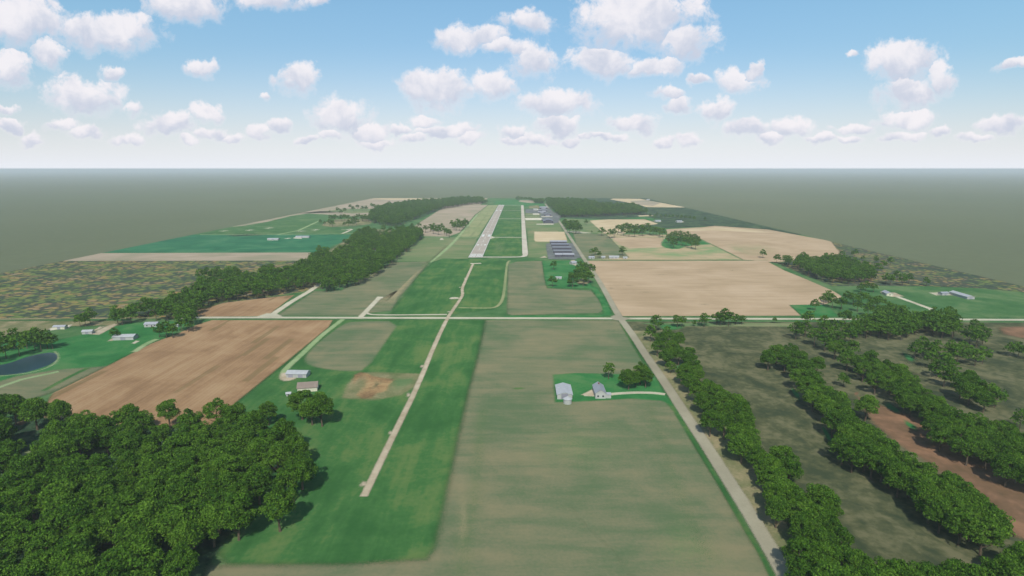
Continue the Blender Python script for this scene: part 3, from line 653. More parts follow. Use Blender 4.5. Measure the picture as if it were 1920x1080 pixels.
for x, y_, lb in ((1233, 416, 'pale roofed shed alone on the left clearing in the dark wood'), (1273, 417, 'pale roofed shed alone on the right clearing in the dark wood'), (1215, 375.5, 'far pale building on the distant tan fields beyond the wood')):
    gable('farm_shed', lb, 'shed', G(x, y_, 0), 15, 10, 3.5, 1.6, .1, roof='lightroof', doors=[('f', 0, 3, 2.6)])
gable('poultry_house', 'left white roofed building on the teal crop at the far left', 'barn', G(513, 450, 0), 22, 10, 2.6, 1.2, .05, doors=[('f', 0, 4, 3)])
gable('poultry_house', 'right longer white roofed building on the teal crop at the far left', 'barn', G(568, 445.6, 0), 28, 11, 2.6, 1.2, .05, doors=[('f', 0, 4, 3)])
gable('farmhouse', 'pale roofed house hidden deep in the left tree belt', 'house', G(701, 476, 0), 12, 8, 4, 2, .1, roof='lightroof', doors=[('f', 0, 1.1, 2)], windows=[('f', 3.5, 1.8)])
gable('farmhouse', 'pale roofed house at the far end of the left tree belt', 'house', G(738, 443, 0), 12, 9, 3.6, 1.8, .1, roof='lightroof', doors=[('f', 0, 1.1, 2)], windows=[('f', 3.5, 1.8)])

# ------------------------------------------------------------------ trees
def leafmat(name, lo, mid, hi):
    m, N = new_mat(name)
    tint = N('ShaderNodeAttribute', attribute_name='tint').outputs['Fac']
    rnd = N('ShaderNodeObjectInfo').outputs['Random']
    f = N.math('ADD', N.math('MULTIPLY', tint, .7), N.math('MULTIPLY', rnd, .3))
    col = N.ramp(f, [(0, lo), (.5, mid), (1, hi)])
    d = N('ShaderNodeBsdfDiffuse', ins={'Color': col})
    t = N('ShaderNodeBsdfTranslucent', ins={'Color': col})
    mx = N('ShaderNodeMixShader', ins={0: .12, 1: d.outputs[0], 2: t.outputs[0]})
    N.l.new(mx.outputs[0], N('ShaderNodeOutputMaterial').inputs[0]); return m
LEAF = leafmat('oak_leaves', (.024, .070, .010), (.074, .164, .016), (.150, .275, .030))
BARK = plainmat('bark', (96, 82, 66), .9, var=.3, vs=2)

def crown_arrays(seed, nl, per, leaf, lobe=(2.0, 3.3), RX=6.3, asym=.0):
    r = np.random.default_rng(seed)
    cen = []
    while len(cen) < nl:
        p = r.normal(size=3); p /= np.linalg.norm(p)
        if p[2] < -.55: continue
        rad = r.uniform(.55, 1.0) ** .6
        z = 10.2 + p[2] * rad * (7.4 if p[2] > 0 else 5.2)
        k = 1.0 + asym * math.sin(2 * math.atan2(p[1], p[0]) + seed)
        c = np.array([p[0] * rad * RX * k, p[1] * rad * RX * k, z])
        if len(cen) > 4 and min(np.linalg.norm(c - q) for q in cen) < 1.5 and r.random() < .8: continue
        cen.append(c)
    V = []; Tn = []
    for c in cen:
        R = r.uniform(*lobe); lt = r.uniform(-.22, .22)
        d = r.normal(size=(per, 3)); d /= np.linalg.norm(d, axis=1)[:, None]
        d[:, 2] = np.where(d[:, 2] < -.35, -d[:, 2], d[:, 2])
        s = r.uniform(.62, 1.08, per)[:, None]
        pc = c + d * s * R * np.array([1.05, 1.05, .85])
        nrm = d * .5 + r.normal(size=(per, 3)) * .75 + np.array([0, -.0, .2]); nrm /= np.linalg.norm(nrm, axis=1)[:, None]
        a = np.cross(nrm, r.normal(size=(per, 3))); a /= np.linalg.norm(a, axis=1)[:, None]
        b = np.cross(nrm, a)
        sz = leaf * r.uniform(.6, 1.35, per)[:, None]
        # pointed leaf sprays: a kite rather than a square
        q = np.stack([pc - a * sz * .75, pc - b * sz * .34 + a * sz * .05, pc + a * sz * .75, pc + b * sz * .34 + a * sz * .05], 1)
        V.append(q.reshape(-1, 3)); Tn.append(np.repeat(np.clip(.45 + lt + r.normal(0, .34, per), 0, 1), 4))
    return np.concatenate(V), np.concatenate(Tn)
def tube(pts, rad, n, vs, fs):
    b = len(vs); P_ = [Vector(p) for p in pts]
    for i, p in enumerate(P_):
        d = (P_[min(i + 1, len(P_) - 1)] - P_[max(i - 1, 0)]).normalized()
        u = d.cross(Vector((0, 1, .3))).normalized(); v = d.cross(u)
        for k in range(n):
            a = k / n * math.tau; vs.append(tuple(p + (u * math.cos(a) + v * math.sin(a)) * rad[i]))
    for i in range(len(P_) - 1):
        for k in range(n): fs.append((b + i * n + k, b + i * n + (k + 1) % n, b + (i + 1) * n + (k + 1) % n, b + (i + 1) * n + k))
def trunk_vf(seed, limbs=7, n=7):
    r = random.Random(seed); vs, fs = [], []
    lean = (r.uniform(-.5, .5), r.uniform(-.5, .5))
    tube([(0, 0, -.3), (0, 0, .5), (lean[0] * .4, lean[1] * .4, 3.5), (lean[0], lean[1], 8), (lean[0] * 1.5, lean[1], 14)], [.75, .5, .42, .32, .1], n, vs, fs)
    for k in range(limbs):
        a = k / limbs * math.tau + r.uniform(-.4, .4); z = r.uniform(3.4, 9); L = r.uniform(3.5, 5.8)
        x0, y0 = lean[0] * z / 9, lean[1] * z / 9
        tube([(x0, y0, z), (x0 + math.cos(a) * L * .5, y0 + math.sin(a) * L * .5, z + L * .35), (x0 + math.cos(a) * L, y0 + math.sin(a) * L, z + L * .75)], [.2, .14, .05], 5, vs, fs)
    return vs, fs
def mesh_np(name, V, mat, tint=None, mats=None, tri=None, matidx=None):
    me = bpy.data.meshes.new(name); nq = len(V) // 4
    me.vertices.add(len(V)); me.vertices.foreach_set('co', V.astype(np.float32).ravel())
    me.loops.add(nq * 4); me.loops.foreach_set('vertex_index', np.arange(nq * 4, dtype=np.int32))
    me.polygons.add(nq); me.polygons.foreach_set('loop_start', np.arange(0, nq * 4, 4, dtype=np.int32))
    if tint is not None:
        a = me.attributes.new('tint', 'FLOAT', 'POINT'); a.data.foreach_set('value', tint.astype(np.float32))
    me.materials.append(mat)
    me.update(calc_edges=True); return me
NEAR = []
for s in range(6):
    V, t_ = crown_arrays(100 + s, 46 + 3 * (s % 3) - (18 if s > 3 else 0), 150, .66, lobe=(1.3, 2.5), RX=5.3 + .25 * (s % 3), asym=.12 * (s % 3))
    cm = mesh_np('crown', V, LEAF, t_)
    vs, fs = trunk_vf(200 + s); tm = bpy.data.meshes.new('trunk'); tm.from_pydata(vs, [], fs); tm.materials.append(BARK); tm.update()
    NEAR.append((cm, tm))
FARP = [crown_arrays(300 + s, 24, 19, 1.5, lobe=(1.6, 2.8), RX=5.6, asym=.1 * (s % 3)) for s in range(5)]

TREES = []   # x, y, h, group key, label or None
def add(x, y, h, g, label=None): TREES.append([x, y, h, g, label])
def T(g, lst, h=16.5, labels=None):
    for i, p in enumerate(lst):
        hh = (p[2] if len(p) > 2 else h * random.uniform(.94, 1.06))
        x, y = G(p[0], p[1], hh); add(x, y, hh, g, labels[i] if labels else None)
def inpoly(x, y, poly):
    c = False; n = len(poly)
    for i in range(n):
        (x1, y1), (x2, y2) = poly[i], poly[(i + 1) % n]
        if (y1 > y) != (y2 > y) and x < (x2 - x1) * (y - y1) / (y2 - y1) + x1: c = not c
    return c
def fill(g, tops, bases, sp, h=(15, 19), skip=(), gap=0.0):
    hm = sum(h) / 2
    poly = [G(x, y, hm) for x, y in tops] + GL(bases)
    xs = [p[0] for p in poly]; ys = [p[1] for p in poly]
    sk = [GL(s) for s in skip]
    y = min(ys); row = 0
    while y < max(ys):
        x = min(xs) + (row % 2) * sp / 2
        while x < max(xs):
            jx, jy = x + random.uniform(-.3, .3) * sp, y + random.uniform(-.3, .3) * sp
            if inpoly(jx, jy, poly) and not any(inpoly(jx, jy, s) for s in sk) and random.random() >= gap and XL < jx < XR:
                add(jx, jy, random.uniform(*h), g)
            x += sp
        y += sp * .87; row += 1

ROADX = lambda y: np.interp(y, [p[1] for p in roadx], [p[0] for p in roadx])
GROVE = 'trees of the dense grove in the lower left corner'
T('grove', [(-5, 738), (20, 738), (60, 743), (108, 748), (150, 768), (190, 775), (235, 757), (262, 768), (312, 745), (350, 765), (403, 745), (440, 753), (470, 768), (525, 785), (550, 812), (562, 845), (545, 862), (518, 908)], 20)
fill('grove', [(-60, 755), (60, 760), (110, 768), (180, 790), (235, 785), (300, 780), (400, 772), (450, 778), (490, 790), (515, 810), (545, 838), (552, 860)],
     [(560, 896), (512, 900), (508, 945), (485, 955), (478, 1005), (440, 1022), (392, 1045), (372, 1085), (355, 1125), (-60, 1180)], 11.6, (16, 21),
     skip=[[(15, 805), (62, 800), (66, 824), (116, 828), (112, 848), (55, 872), (0, 880)],
           [(122, 905), (150, 876), (205, 855), (238, 862), (240, 894), (190, 922), (150, 914)], [(10, 1070), (60, 990), (90, 985), (85, 1010), (40, 1070)], [(255, 940), (285, 925), (285, 950), (262, 960)]])
T('grove', [(37, 823, 8), (186, 866, 9), (500, 752, 15)])
T('pair', [(563, 727, 20), (600, 735, 21), (582, 745, 17)], labels=['left tree of the pair standing clear of the grove beside the brown roofed barn', 'right tree of the pair standing clear of the grove above the bright grass', 'shorter front tree tucked between the pair beside the brown roofed barn'])

T('pond', [(21, 614), (0, 620), (-25, 626), (45, 618), (62, 613), (83, 617), (94, 624, 14), (30, 627), (60, 621), (5, 632), (-15, 640), (-38, 640), (72, 624, 15)], 17)
T('farmtrees', [(147, 588, 13), (165, 576, 16.5), (157, 585, 14)], labels=['left tree of the clump at the cross road above the pale farm drive', 'tallest tree of the clump at the cross road above the pale farm drive', 'middle tree of the clump at the cross road above the pale farm drive'])
T('farmtrees', [(213.5, 614, 11)], labels=['small round lone tree on the lawn of the left farm'])
T('farmtrees', [(296, 606, 13), (309, 602, 15.5), (321, 605, 14)], labels=['left tree of the three on the corner of the ploughed field', 'middle tree of the three on the corner of the ploughed field', 'right tree of the three on the corner of the ploughed field'])
fill('belt', [(217, 584), (233, 570), (256, 562), (300, 556), (352, 538), (372, 530), (372, 512), (400, 503), (430, 498), (470, 510), (505, 495), (526, 497), (552, 492), (582, 480), (600, 462), (622, 468), (650, 452), (668, 432), (690, 422), (712, 438), (745, 424), (780, 422), (795, 430)],
     [(797, 441), (764, 473), (738, 492), (728, 503), (700, 520), (676, 534), (640, 546), (606, 549), (590, 540), (574, 541), (552, 549), (500, 560), (440, 566), (398, 572), (372, 588), (366, 606), (340, 612), (318, 600), (300, 592), (282, 588), (250, 597), (236, 602), (218, 603)], 11.3, (12, 19.5),
     skip=[[(596, 537), (608, 525), (618, 528), (608, 540)], [(692, 478), (704, 471), (708, 476), (698, 482)], [(676, 462), (690, 455), (692, 460), (680, 466)], [(722, 444), (742, 438), (746, 443), (730, 449)], [(700, 432), (714, 430), (716, 437), (702, 438)], [(400, 540), (420, 532), (412, 545)],
           [(592, 478), (650, 450), (664, 455), (600, 486)]], gap=.04)
T('belt', [(226, 579), (242, 573), (258, 566), (275, 563), (296, 560), (318, 556), (335, 548), (350, 540), (290, 572), (310, 570), (335, 574), (352, 580), (337, 587), (350, 591), (330, 566), (365, 560), (645, 447, 12), (614, 462, 10), (598, 459, 15), (636, 458, 12), (581, 477, 10), (374, 503), (388, 500), (430, 497), (508, 493), (672, 432), (690, 423), (700, 427), (719, 421, 18), (731, 424), (738, 428)])
T('belt', [(704, 428, 16), (712, 431, 14), (726, 429, 17), (748, 425, 16), (756, 420, 17), (765, 424, 15), (742, 421, 14), (680, 426, 15), (772, 418, 15), (786, 417, 14)])
T('midclump', [(797.5, 421), (807, 419), (813, 417.5), (820, 420), (828, 418), (833, 424), (837, 427), (842, 428.5), (822, 424), (812, 423)], 18.5)
T('smallclump', [(848, 412), (851, 416), (857.5, 409), (861, 411), (866, 413), (872.5, 409), (869, 415), (874, 412), (855, 417), (862, 418)], 19)
fill('farwood', [(690, 400), (698, 390), (715, 382), (727, 380), (760, 376), (790, 373), (828, 372), (850, 368.5), (870, 368), (900, 369), (912, 374)],
     [(914, 382), (880, 384), (850, 389), (828, 393), (800, 403), (770, 416), (745, 426), (720, 424), (700, 419), (678, 415)], 15, (12, 26), gap=.1)
T('farscatter', [(618, 394, 9), (633, 388), (639, 392), (646, 389), (656, 382.5), (662, 386), (670, 383), (679, 385.5), (686, 385), (697, 380), (702, 382), (709, 383), (724, 380.5), (600, 411, 13), (608, 414, 11), (619, 402), (624, 404), (629, 401), (617, 410), (623, 411), (639, 402), (646, 401), (653, 402), (661, 405), (668, 401), (674, 400), (679, 402), (653, 411), (661, 411), (645, 416, 12), (668, 408), (690, 404, 12)], 19)

# rows on the right
T('row1', [(1231, 590), (1221, 609), (1254, 611), (1242, 620), (1272, 621), (1234, 634), (1262, 636), (1250, 652), (1274, 648), (1259, 676, 10), (1292, 650), (1299, 668), (1288, 681), (1308, 683), (1295, 698),
            (1327, 710), (1345, 719), (1312, 712), (1322, 733), (1358, 729), (1380, 737), (1340, 746), (1364, 752), (1392, 750), (1334, 766), (1360, 772), (1399, 770), (1382, 790), (1405, 797), (1394, 812), (1414, 822, 14), (1424, 838, 14), (1437, 858, 14),
            (1467, 831), (1450, 853), (1483, 850), (1460, 877), (1461, 899), (1488, 905), (1440, 880, 12), (1460, 927), (1505, 927), (1540, 905), (1557, 922), (1530, 945), (1555, 958), (1510, 962), (1580, 984), (1546, 988), (1507, 1010), (1545, 1015), (1590, 1020), (1615, 1033), (1550, 1053), (1500, 1050, 12), (1575, 1058), (1635, 1062)], 16)
T('corner', [(1680, 1046), (1710, 1052), (1747, 1057), (1797, 1050), (1830, 1054), (1863, 1054), (1890, 1040), (1907, 1020), (1935, 1012), (1660, 1066), (1775, 1072), (1905, 1062), (1945, 1050)], 17)
T('row2', [(1443, 655), (1458, 643), (1484, 642), (1474, 655), (1501, 655), (1492, 672), (1512, 672), (1534, 666), (1505, 688), (1524, 690), (1516, 704), (1534, 704), (1547, 718), (1527, 722), (1563, 728), (1548, 738), (1578, 734), (1560, 750), (1582, 755), (1565, 765)], 16.5)
T('row2', [(1628, 739, 17), (1600, 776), (1590, 793), (1622, 788), (1609, 806), (1639, 799), (1585, 812), (1654, 814), (1627, 822), (1603, 826), (1664, 820), (1640, 835), (1660, 838),
           (1703, 843), (1675, 852), (1690, 866), (1740, 866), (1712, 872), (1735, 888), (1783, 883), (1757, 887), (1813, 900), (1781, 908), (1750, 908), (1831, 920), (1800, 927), (1770, 928), (1848, 934), (1827, 946), (1870, 953), (1850, 966), (1808, 948)], 17)
T('lone', [(1584, 698, 11)], labels=['small lone tree in the open strip between the second and third tree rows'])
T('row3', [(1516, 581), (1546, 590), (1495, 601), (1512, 600), (1530, 612), (1552, 604), (1564, 598), (1550, 622), (1572, 620), (1595, 611), (1587, 579), (1606, 598), (1625, 586), (1568, 636), (1584, 641), (1602, 636), (1592, 655), (1612, 662), (1634, 654), (1622, 675), (1642, 672),
           (1654, 679), (1667, 673), (1688, 681), (1645, 694), (1673, 697), (1698, 694), (1685, 710), (1712, 700), (1717, 716), (1700, 726), (1731, 722), (1712, 735), (1738, 736), (1750, 750),
           (1763, 741), (1779, 758), (1798, 766), (1758, 772), (1784, 779), (1770, 790), (1814, 782), (1833, 771), (1848, 787), (1806, 798), (1833, 801), (1820, 815), (1877, 784), (1861, 803), (1896, 792), (1901, 815), (1882, 823), (1855, 823), (1915, 806), (1913, 847), (1895, 850), (1935, 840), (1940, 870)], 16.5)
T('row4', [(1733, 630), (1720, 640), (1745, 642), (1761, 636), (1787, 636), (1812, 638), (1800, 645), (1847, 647), (1833, 652), (1749, 657), (1774, 659), (1760, 673), (1785, 671), (1775, 686), (1792, 690), (1822, 694), (1806, 704), (1839, 711), (1822, 716), (1861, 717), (1871, 725), (1850, 730)], 15)
T('edge', [(1897, 641, 12), (1914, 640, 13), (1930, 645, 13)], labels=['leftmost small tree at the right picture edge beside the reddish scrub', 'second small tree at the right picture edge beside the reddish scrub', 'outermost small tree at the right picture edge beside the reddish scrub'])
T('edge', [(1918, 766, 13)], labels=['single tree at the right picture edge level with the third row'])
fill('upper', [(1560, 600), (1590, 594), (1625, 590), (1662, 560), (1700, 577), (1755, 577), (1785, 577), (1797, 600), (1800, 612)],
     [(1795, 640), (1750, 636), (1715, 636), (1690, 640), (1645, 640), (1610, 640), (1580, 630)], 10.5, (14, 18))
T('upper', [(1530, 560, 13), (1556, 544), (1546, 549), (1563, 552), (1590, 545), (1602, 547), (1617, 546), (1628, 548), (1580, 556), (1640, 556), (1652, 553), (1610, 560), (1630, 566), (1650, 570), (1674, 567), (1660, 580), (1785, 573), (1755, 574)], 14.5)
T('oakpair', [(1833, 597), (1822, 610), (1847, 611), (1836, 616)], 17, labels=['tallest tree of the round clump right of the wood beside the cross road', 'left tree of the round clump right of the wood below the cross road', 'right tree of the round clump right of the wood below the cross road', 'front tree of the round clump right of the wood below the cross road'])
HN = ['broad tree in the hedge nearest the road junction, just right of the tree row', 'tree just right of it in the hedge', '']
T('hedge', [(1271, 589, 13), (1280, 592, 11)], labels=['left tree of the first pair along the cross road right of the junction', 'right tree of the first pair along the cross road right of the junction'])
T('hedge', [(1302, 599, 7)], labels=['tiny round tree along the cross road between two taller clumps'])
T('hedge', [(1322, 586, 14)], labels=['tree standing left of the big clump along the cross road'])
T('hedge', [(1345, 583, 14), (1360, 577, 17), (1368, 583, 15), (1352, 586, 13)], labels=['left tree of the big clump along the cross road', 'tallest tree of the big clump along the cross road', 'right tree of the big clump along the cross road', 'front tree of the big clump along the cross road'])
T('hedge', [(1381, 588, 11), (1392, 590, 10)], labels=['left tree of the last pair along the cross road hedge', 'right tree of the last pair along the cross road hedge'])
T('hedge', [(1453, 594, 6.5)], labels=['tiny lone tree below the cross road opposite the tan field'])
T('farm', [(1142, 678, 13), (1180, 691, 15), (1202, 677, 17), (1212, 690, 14), (1193, 695, 12)], labels=['lone tree behind the white farmhouse on the roadside lawn', 'left tree of the farm clump between house and road', 'tallest tree of the farm clump between house and road', 'right tree of the farm clump nearest the road', 'low front tree of the farm clump between house and road'])
T('yard', [(1038, 488, 14), (1036, 516, 15), (1068, 524, 9)], labels=['upper lone tree on the lawn below the hangars', 'lower lone tree on the lawn beside the white hut', 'small tree at the left foot of the roadside clump below the hangars'])
T('clump', [(1088, 488), (1097, 491), (1108, 493), (1077, 504), (1086, 501), (1100, 502), (1094, 509), (1074, 510), (1104, 506)], 19)
T('three', [(1110, 465, 14), (1117, 463, 14), (1124, 470, 12)], labels=['left tree of the three above the tan field corner', 'middle tree of the three above the tan field corner', 'right lower tree of the three above the tan field corner'])
T('three', [(1167.5, 461, 17)], labels=['lone tall tree on the upper edge of the tan field beside the white shed'])
T('three', [(1431.5, 467, 15)], labels=['lone tree at the upper right corner of the tan field'])
T('roadclump', [(1060, 410), (1065, 413), (1070, 412), (1076, 411), (1082, 412), (1068, 418), (1075, 418), (1082, 417), (1086, 419), (1079, 421), (1062, 414)], 22)
T('three', [(1099, 411, 15), (1109.5, 432, 6)], labels=['lone tree right of the roadside clump at the pale field corner', 'tiny lone bush on the track right of the roadside clump'])
T('fieldrow', [(1128, 425), (1135, 430, 10), (1144, 428), (1152, 428), (1160, 420), (1165, 422), (1170, 418), (1175, 417), (1180, 420), (1184, 418), (1190, 420), (1196, 419), (1202, 420), (1208, 420), (1214, 417), (1219, 422), (1225, 424), (1231, 424), (1237, 426), (1243, 427), (1205, 425), (1180, 427), (1190, 427), (1170, 425)], 20.5)
T('hill', [(1254, 438), (1261, 433), (1268, 431), (1276, 432), (1283, 435), (1290, 433), (1297, 438), (1303, 438), (1309, 442), (1259, 442), (1269, 440), (1278, 440), (1287, 443), (1297, 445), (1264, 445), (1305, 447)], 20)
fill('rightwood', [(1449, 473), (1480, 477), (1493, 471), (1512, 472), (1530, 474), (1560, 471), (1582, 473), (1604, 482), (1640, 492)], [(1645, 528), (1600, 534), (1560, 532), (1520, 519), (1480, 503), (1450, 492)], 12.5, (14, 18), gap=.06)
T('rightwood', [(1580, 470), (1604, 466), (1619, 479, 9), (1644, 479, 13), (1671, 481, 13), (1657, 487), (1648, 492), (1684, 506), (1706, 512, 14), (1663, 511), (1672, 513), (1695, 512), (1739, 519, 12), (1625, 526, 13), (1640, 530, 12), (1615, 530, 12)], 15.5)
fill('farright', [(1024, 371), (1060, 370.5), (1100, 373.5), (1125, 378.5), (1150, 380.5), (1190, 379.5), (1206, 391)], [(1218, 403), (1160, 405), (1120, 407), (1052, 408), (1043, 400), (1033, 391), (1027, 385)], 15, (12, 26), gap=.06)
fill('farright', [(967, 369), (985, 369), (1000, 371), (1020, 371)], [(1019, 382), (1003, 382), (998, 376), (968, 374)], 13, (14, 18))
T('farright', [(1219, 400), (1228, 402), (1240, 401.5), (1248, 401), (1255, 402), (1262, 401.5), (1270, 402), (1278, 402.5), (1286, 403), (1294, 404), (1302, 405), (1322, 407, 12), (1232, 398, 12), (1197, 388), (1203, 386)], 14)

ONES = ['', 'first', 'second', 'third', 'fourth', 'fifth', 'sixth', 'seventh', 'eighth', 'ninth', 'tenth', 'eleventh', 'twelfth', 'thirteenth', 'fourteenth', 'fifteenth', 'sixteenth', 'seventeenth', 'eighteenth', 'nineteenth']
def ordw(n):
    if n < 20: return ONES[n]
    t_ = n // 10; u = n % 10
    return {2: 'twentieth', 3: 'thirtieth', 4: 'fortieth', 5: 'fiftieth'}[t_] if u == 0 else {2: 'twenty', 3: 'thirty', 4: 'forty', 5: 'fifty'}[t_] + '-' + ONES[u]
GROUP = {
 'grove': (GROVE, 'tall bushy green tree packed inside the dense grove filling the lower left corner'),
 'pair': ('trees standing clear of the grove', None), 'farmtrees': ('trees around the left farm', None), 'lone': ('lone trees among the rows', None),
 'pond': ('trees on the bank behind the pond', 'dense rounded tree on the bank right behind the dark pond at the left edge'),
 'belt': ('trees of the long diagonal belt on the left', 'dark green tree inside the long diagonal belt left of the approach path'),
 'row1': ('hedgerow trees beside the straight road', 'row:{} tree from the crossing in the hedgerow right beside the straight road'),
 'row2': ('trees of the second row right of the road', 'row:{} tree from the far end of the second row right of the road'),
 'row3': ('trees of the third row right of the road', 'row:{} tree from the far end of the third, longest row right of the road'),
 'row4': ('trees of the short fourth row', 'row:{} tree from the far end of the short fourth row near the right edge'),
 'corner': ('trees along the bottom right corner', 'col:{} treetop from the left along the bottom right corner'),
 'upper': ('trees of the wood on the cross road', 'round green tree in the small wood straddling the cross road at right'),
 'edge': ('trees at the right edge', None), 'oakpair': ('trees of the round clump by the cross road', None), 'hedge': ('trees of the cross road hedge', None), 'farm': ('trees of the roadside farm', None), 'yard': ('trees on the lawn below the hangars', None),
 'clump': ('trees of the roadside clump below the hangars', 'bushy tree in the roadside clump below the hangar rows'),
 'three': ('single trees around the upper fields', None),
 'roadclump': ('trees of the clump beside the far road', 'slim tree in the roadside clump opposite the curved roof hangar'),
 'fieldrow': ('trees of the row across the pale field', 'col:{} tree from the left in the row across the upper pale field'),
 'hill': ('trees of the oval clump in the tan field', 'tree in the oval clump standing alone in the upper tan field'),
 'rightwood': ('trees of the loose wood right of the tan field', 'tree in the loose wood beyond the right edge of the tan field'),
 'midclump': ('trees of the spur off the left belt', 'col:{} tree from the left in the spur reaching from the belt towards the runway'),
 'smallclump': ('trees of the small clump left of the runway', 'tree in the small isolated clump left of the runway'),
}
def toppx(t):
    v = RM.inverted() @ Vector((t[0], t[1], t[2] - H)); return (960 + F * v.x / -v.z, 540 - F * v.y / -v.z) if v.z < 0 else (-9999, 0)
vis = []
for t in TREES:
    p = toppx(t)
    if -45 < p[0] < 1965 and p[1] < 1084: vis.append((t[2] / math.hypot(t[0], t[1], H), t, p))
vis.sort(key=lambda a: -a[0])
NIND = 300
ind, rest = vis[:NIND], vis[NIND:]
bygrp = {}
for v in ind: bygrp.setdefault(v[1][3], []).append(v)
for g, l in bygrp.items():
    ph, lb = GROUP.get(g, ('trees of the distant woods', 'tree at the near edge of the distant wood'))
    if lb and lb.startswith('row:'): l.sort(key=lambda v: v[2][1])
    elif lb: l.sort(key=lambda v: v[2][0])
    for i, v in enumerate(l):
        if v[1][4] is None:
            v[1][4] = (lb.split(':', 1)[1].format(ordw(i + 1)) if ':' in lb[:4] else lb) if lb else 'green tree in ' + ph
for i, (s, t, p) in enumerate(ind):
    cm, tm = NEAR[random.randrange(len(NEAR))]
    r = empty('broadleaf_tree', (t[0], t[1], 0), random.uniform(0, math.tau))
    k = t[2] / 19.2; wd = k * random.uniform(.92, 1.12) if t[2] > 12 else k * 1.1
    r.scale = (wd, wd * random.uniform(.92, 1.08), k)
    tag(r, t[4], 'tree', GROUP.get(t[3], ('trees of the distant woods', 0))[0])
    for nm, me in (('crown', cm), ('trunk', tm)):
        o = bpy.data.objects.new(nm, me); C.objects.link(o); o.parent = r
# everything farther off: one body of woodland
Vs, Ts = [], []; tv, tf = [], []
for i, (s, t, p) in enumerate(rest):
    V, tn = FARP[random.randrange(len(FARP))]
    a = random.uniform(0, math.tau); k = t[2] / 19.2; w = k * random.uniform(.95, 1.15)
    c_, s_ = math.cos(a) * w, math.sin(a) * w
    o = np.empty_like(V); o[:, 0] = V[:, 0] * c_ - V[:, 1] * s_ + t[0]; o[:, 1] = V[:, 0] * s_ + V[:, 1] * c_ + t[1]; o[:, 2] = V[:, 2] * k
    Vs.append(o); Ts.append(np.clip(tn + random.uniform(-.15, .15), 0, 1))
    x, y = t[0], t[1]
    for q in range(4):
        b0, b1 = q * math.pi / 2, (q + 1) * math.pi / 2; rr = .45 * k
        tv.append([(x + rr * math.cos(b0), y + rr * math.sin(b0), 0), (x + rr * math.cos(b1), y + rr * math.sin(b1), 0), (x + rr * .5 * math.cos(b1), y + rr * .5 * math.sin(b1), 9 * k), (x + rr * .5 * math.cos(b0), y + rr * .5 * math.sin(b0), 9 * k)])
VV = np.concatenate(Vs + [np.array(tv).reshape(-1, 3)]); TT = np.concatenate(Ts + [np.full(len(tv) * 4, .1)])
me = mesh_np('woodland', VV, LEAF, TT); me.materials.append(BARK)
mi = np.zeros(len(me.polygons), dtype=np.int32); mi[-len(tv):] = 1; me.polygons.foreach_set('material_index', mi)
wo = bpy.data.objects.new('woodland', me); C.objects.link(wo)
tag(wo, 'distant dark green woods and belts on both sides of the runway', 'woodland', kind='stuff')
print('TREES visible', len(vis), 'individual', len(ind), 'rest', len(rest), {g: len(l) for g, l in bygrp.items()})

# ------------------------------------------------------------------ light, sky, air
EL, AZ = math.radians(44), math.radians(184)       # sun stands behind the viewer, a little west of south
sd = Vector((math.sin(AZ) * math.cos(EL), math.cos(AZ) * math.cos(EL), math.sin(EL)))
sl = bpy.data.lights.new('sun', 'SUN'); sl.energy = 3.4; sl.angle = math.radians(.53); sl.color = (1, .955, .88)
so = bpy.data.objects.new('sun', sl); C.objects.link(so); so.rotation_euler = sd.to_track_quat('Z', 'Y').to_euler(); so.location = (0, 0, 500)
w = bpy.data.worlds.new('World'); scene.world = w; w.use_nodes = True; w.node_tree.nodes.clear(); N = NT(w.node_tree)
sky = N('ShaderNodeTexSky', sky_type='NISHITA', sun_disc=False, sun_elevation=EL, sun_rotation=AZ, altitude=0, air_density=1.0, dust_density=.6, ozone_density=1.4)
gen = N('ShaderNodeTexCoord').outputs['Generated']
xyz = N('ShaderNodeSeparateXYZ', ins={0: gen}).outputs
dy = N.math('MAXIMUM', xyz[1], .02)
U = N.math('DIVIDE', xyz[0], dy); V_ = N.math('DIVIDE', xyz[2], dy)
uv = N('ShaderNodeCombineXYZ', ins={0: U, 1: V_}).outputs[0]
def duv(px, py): d = ray(px, py); return (d.x / d.y, d.z / d.y)
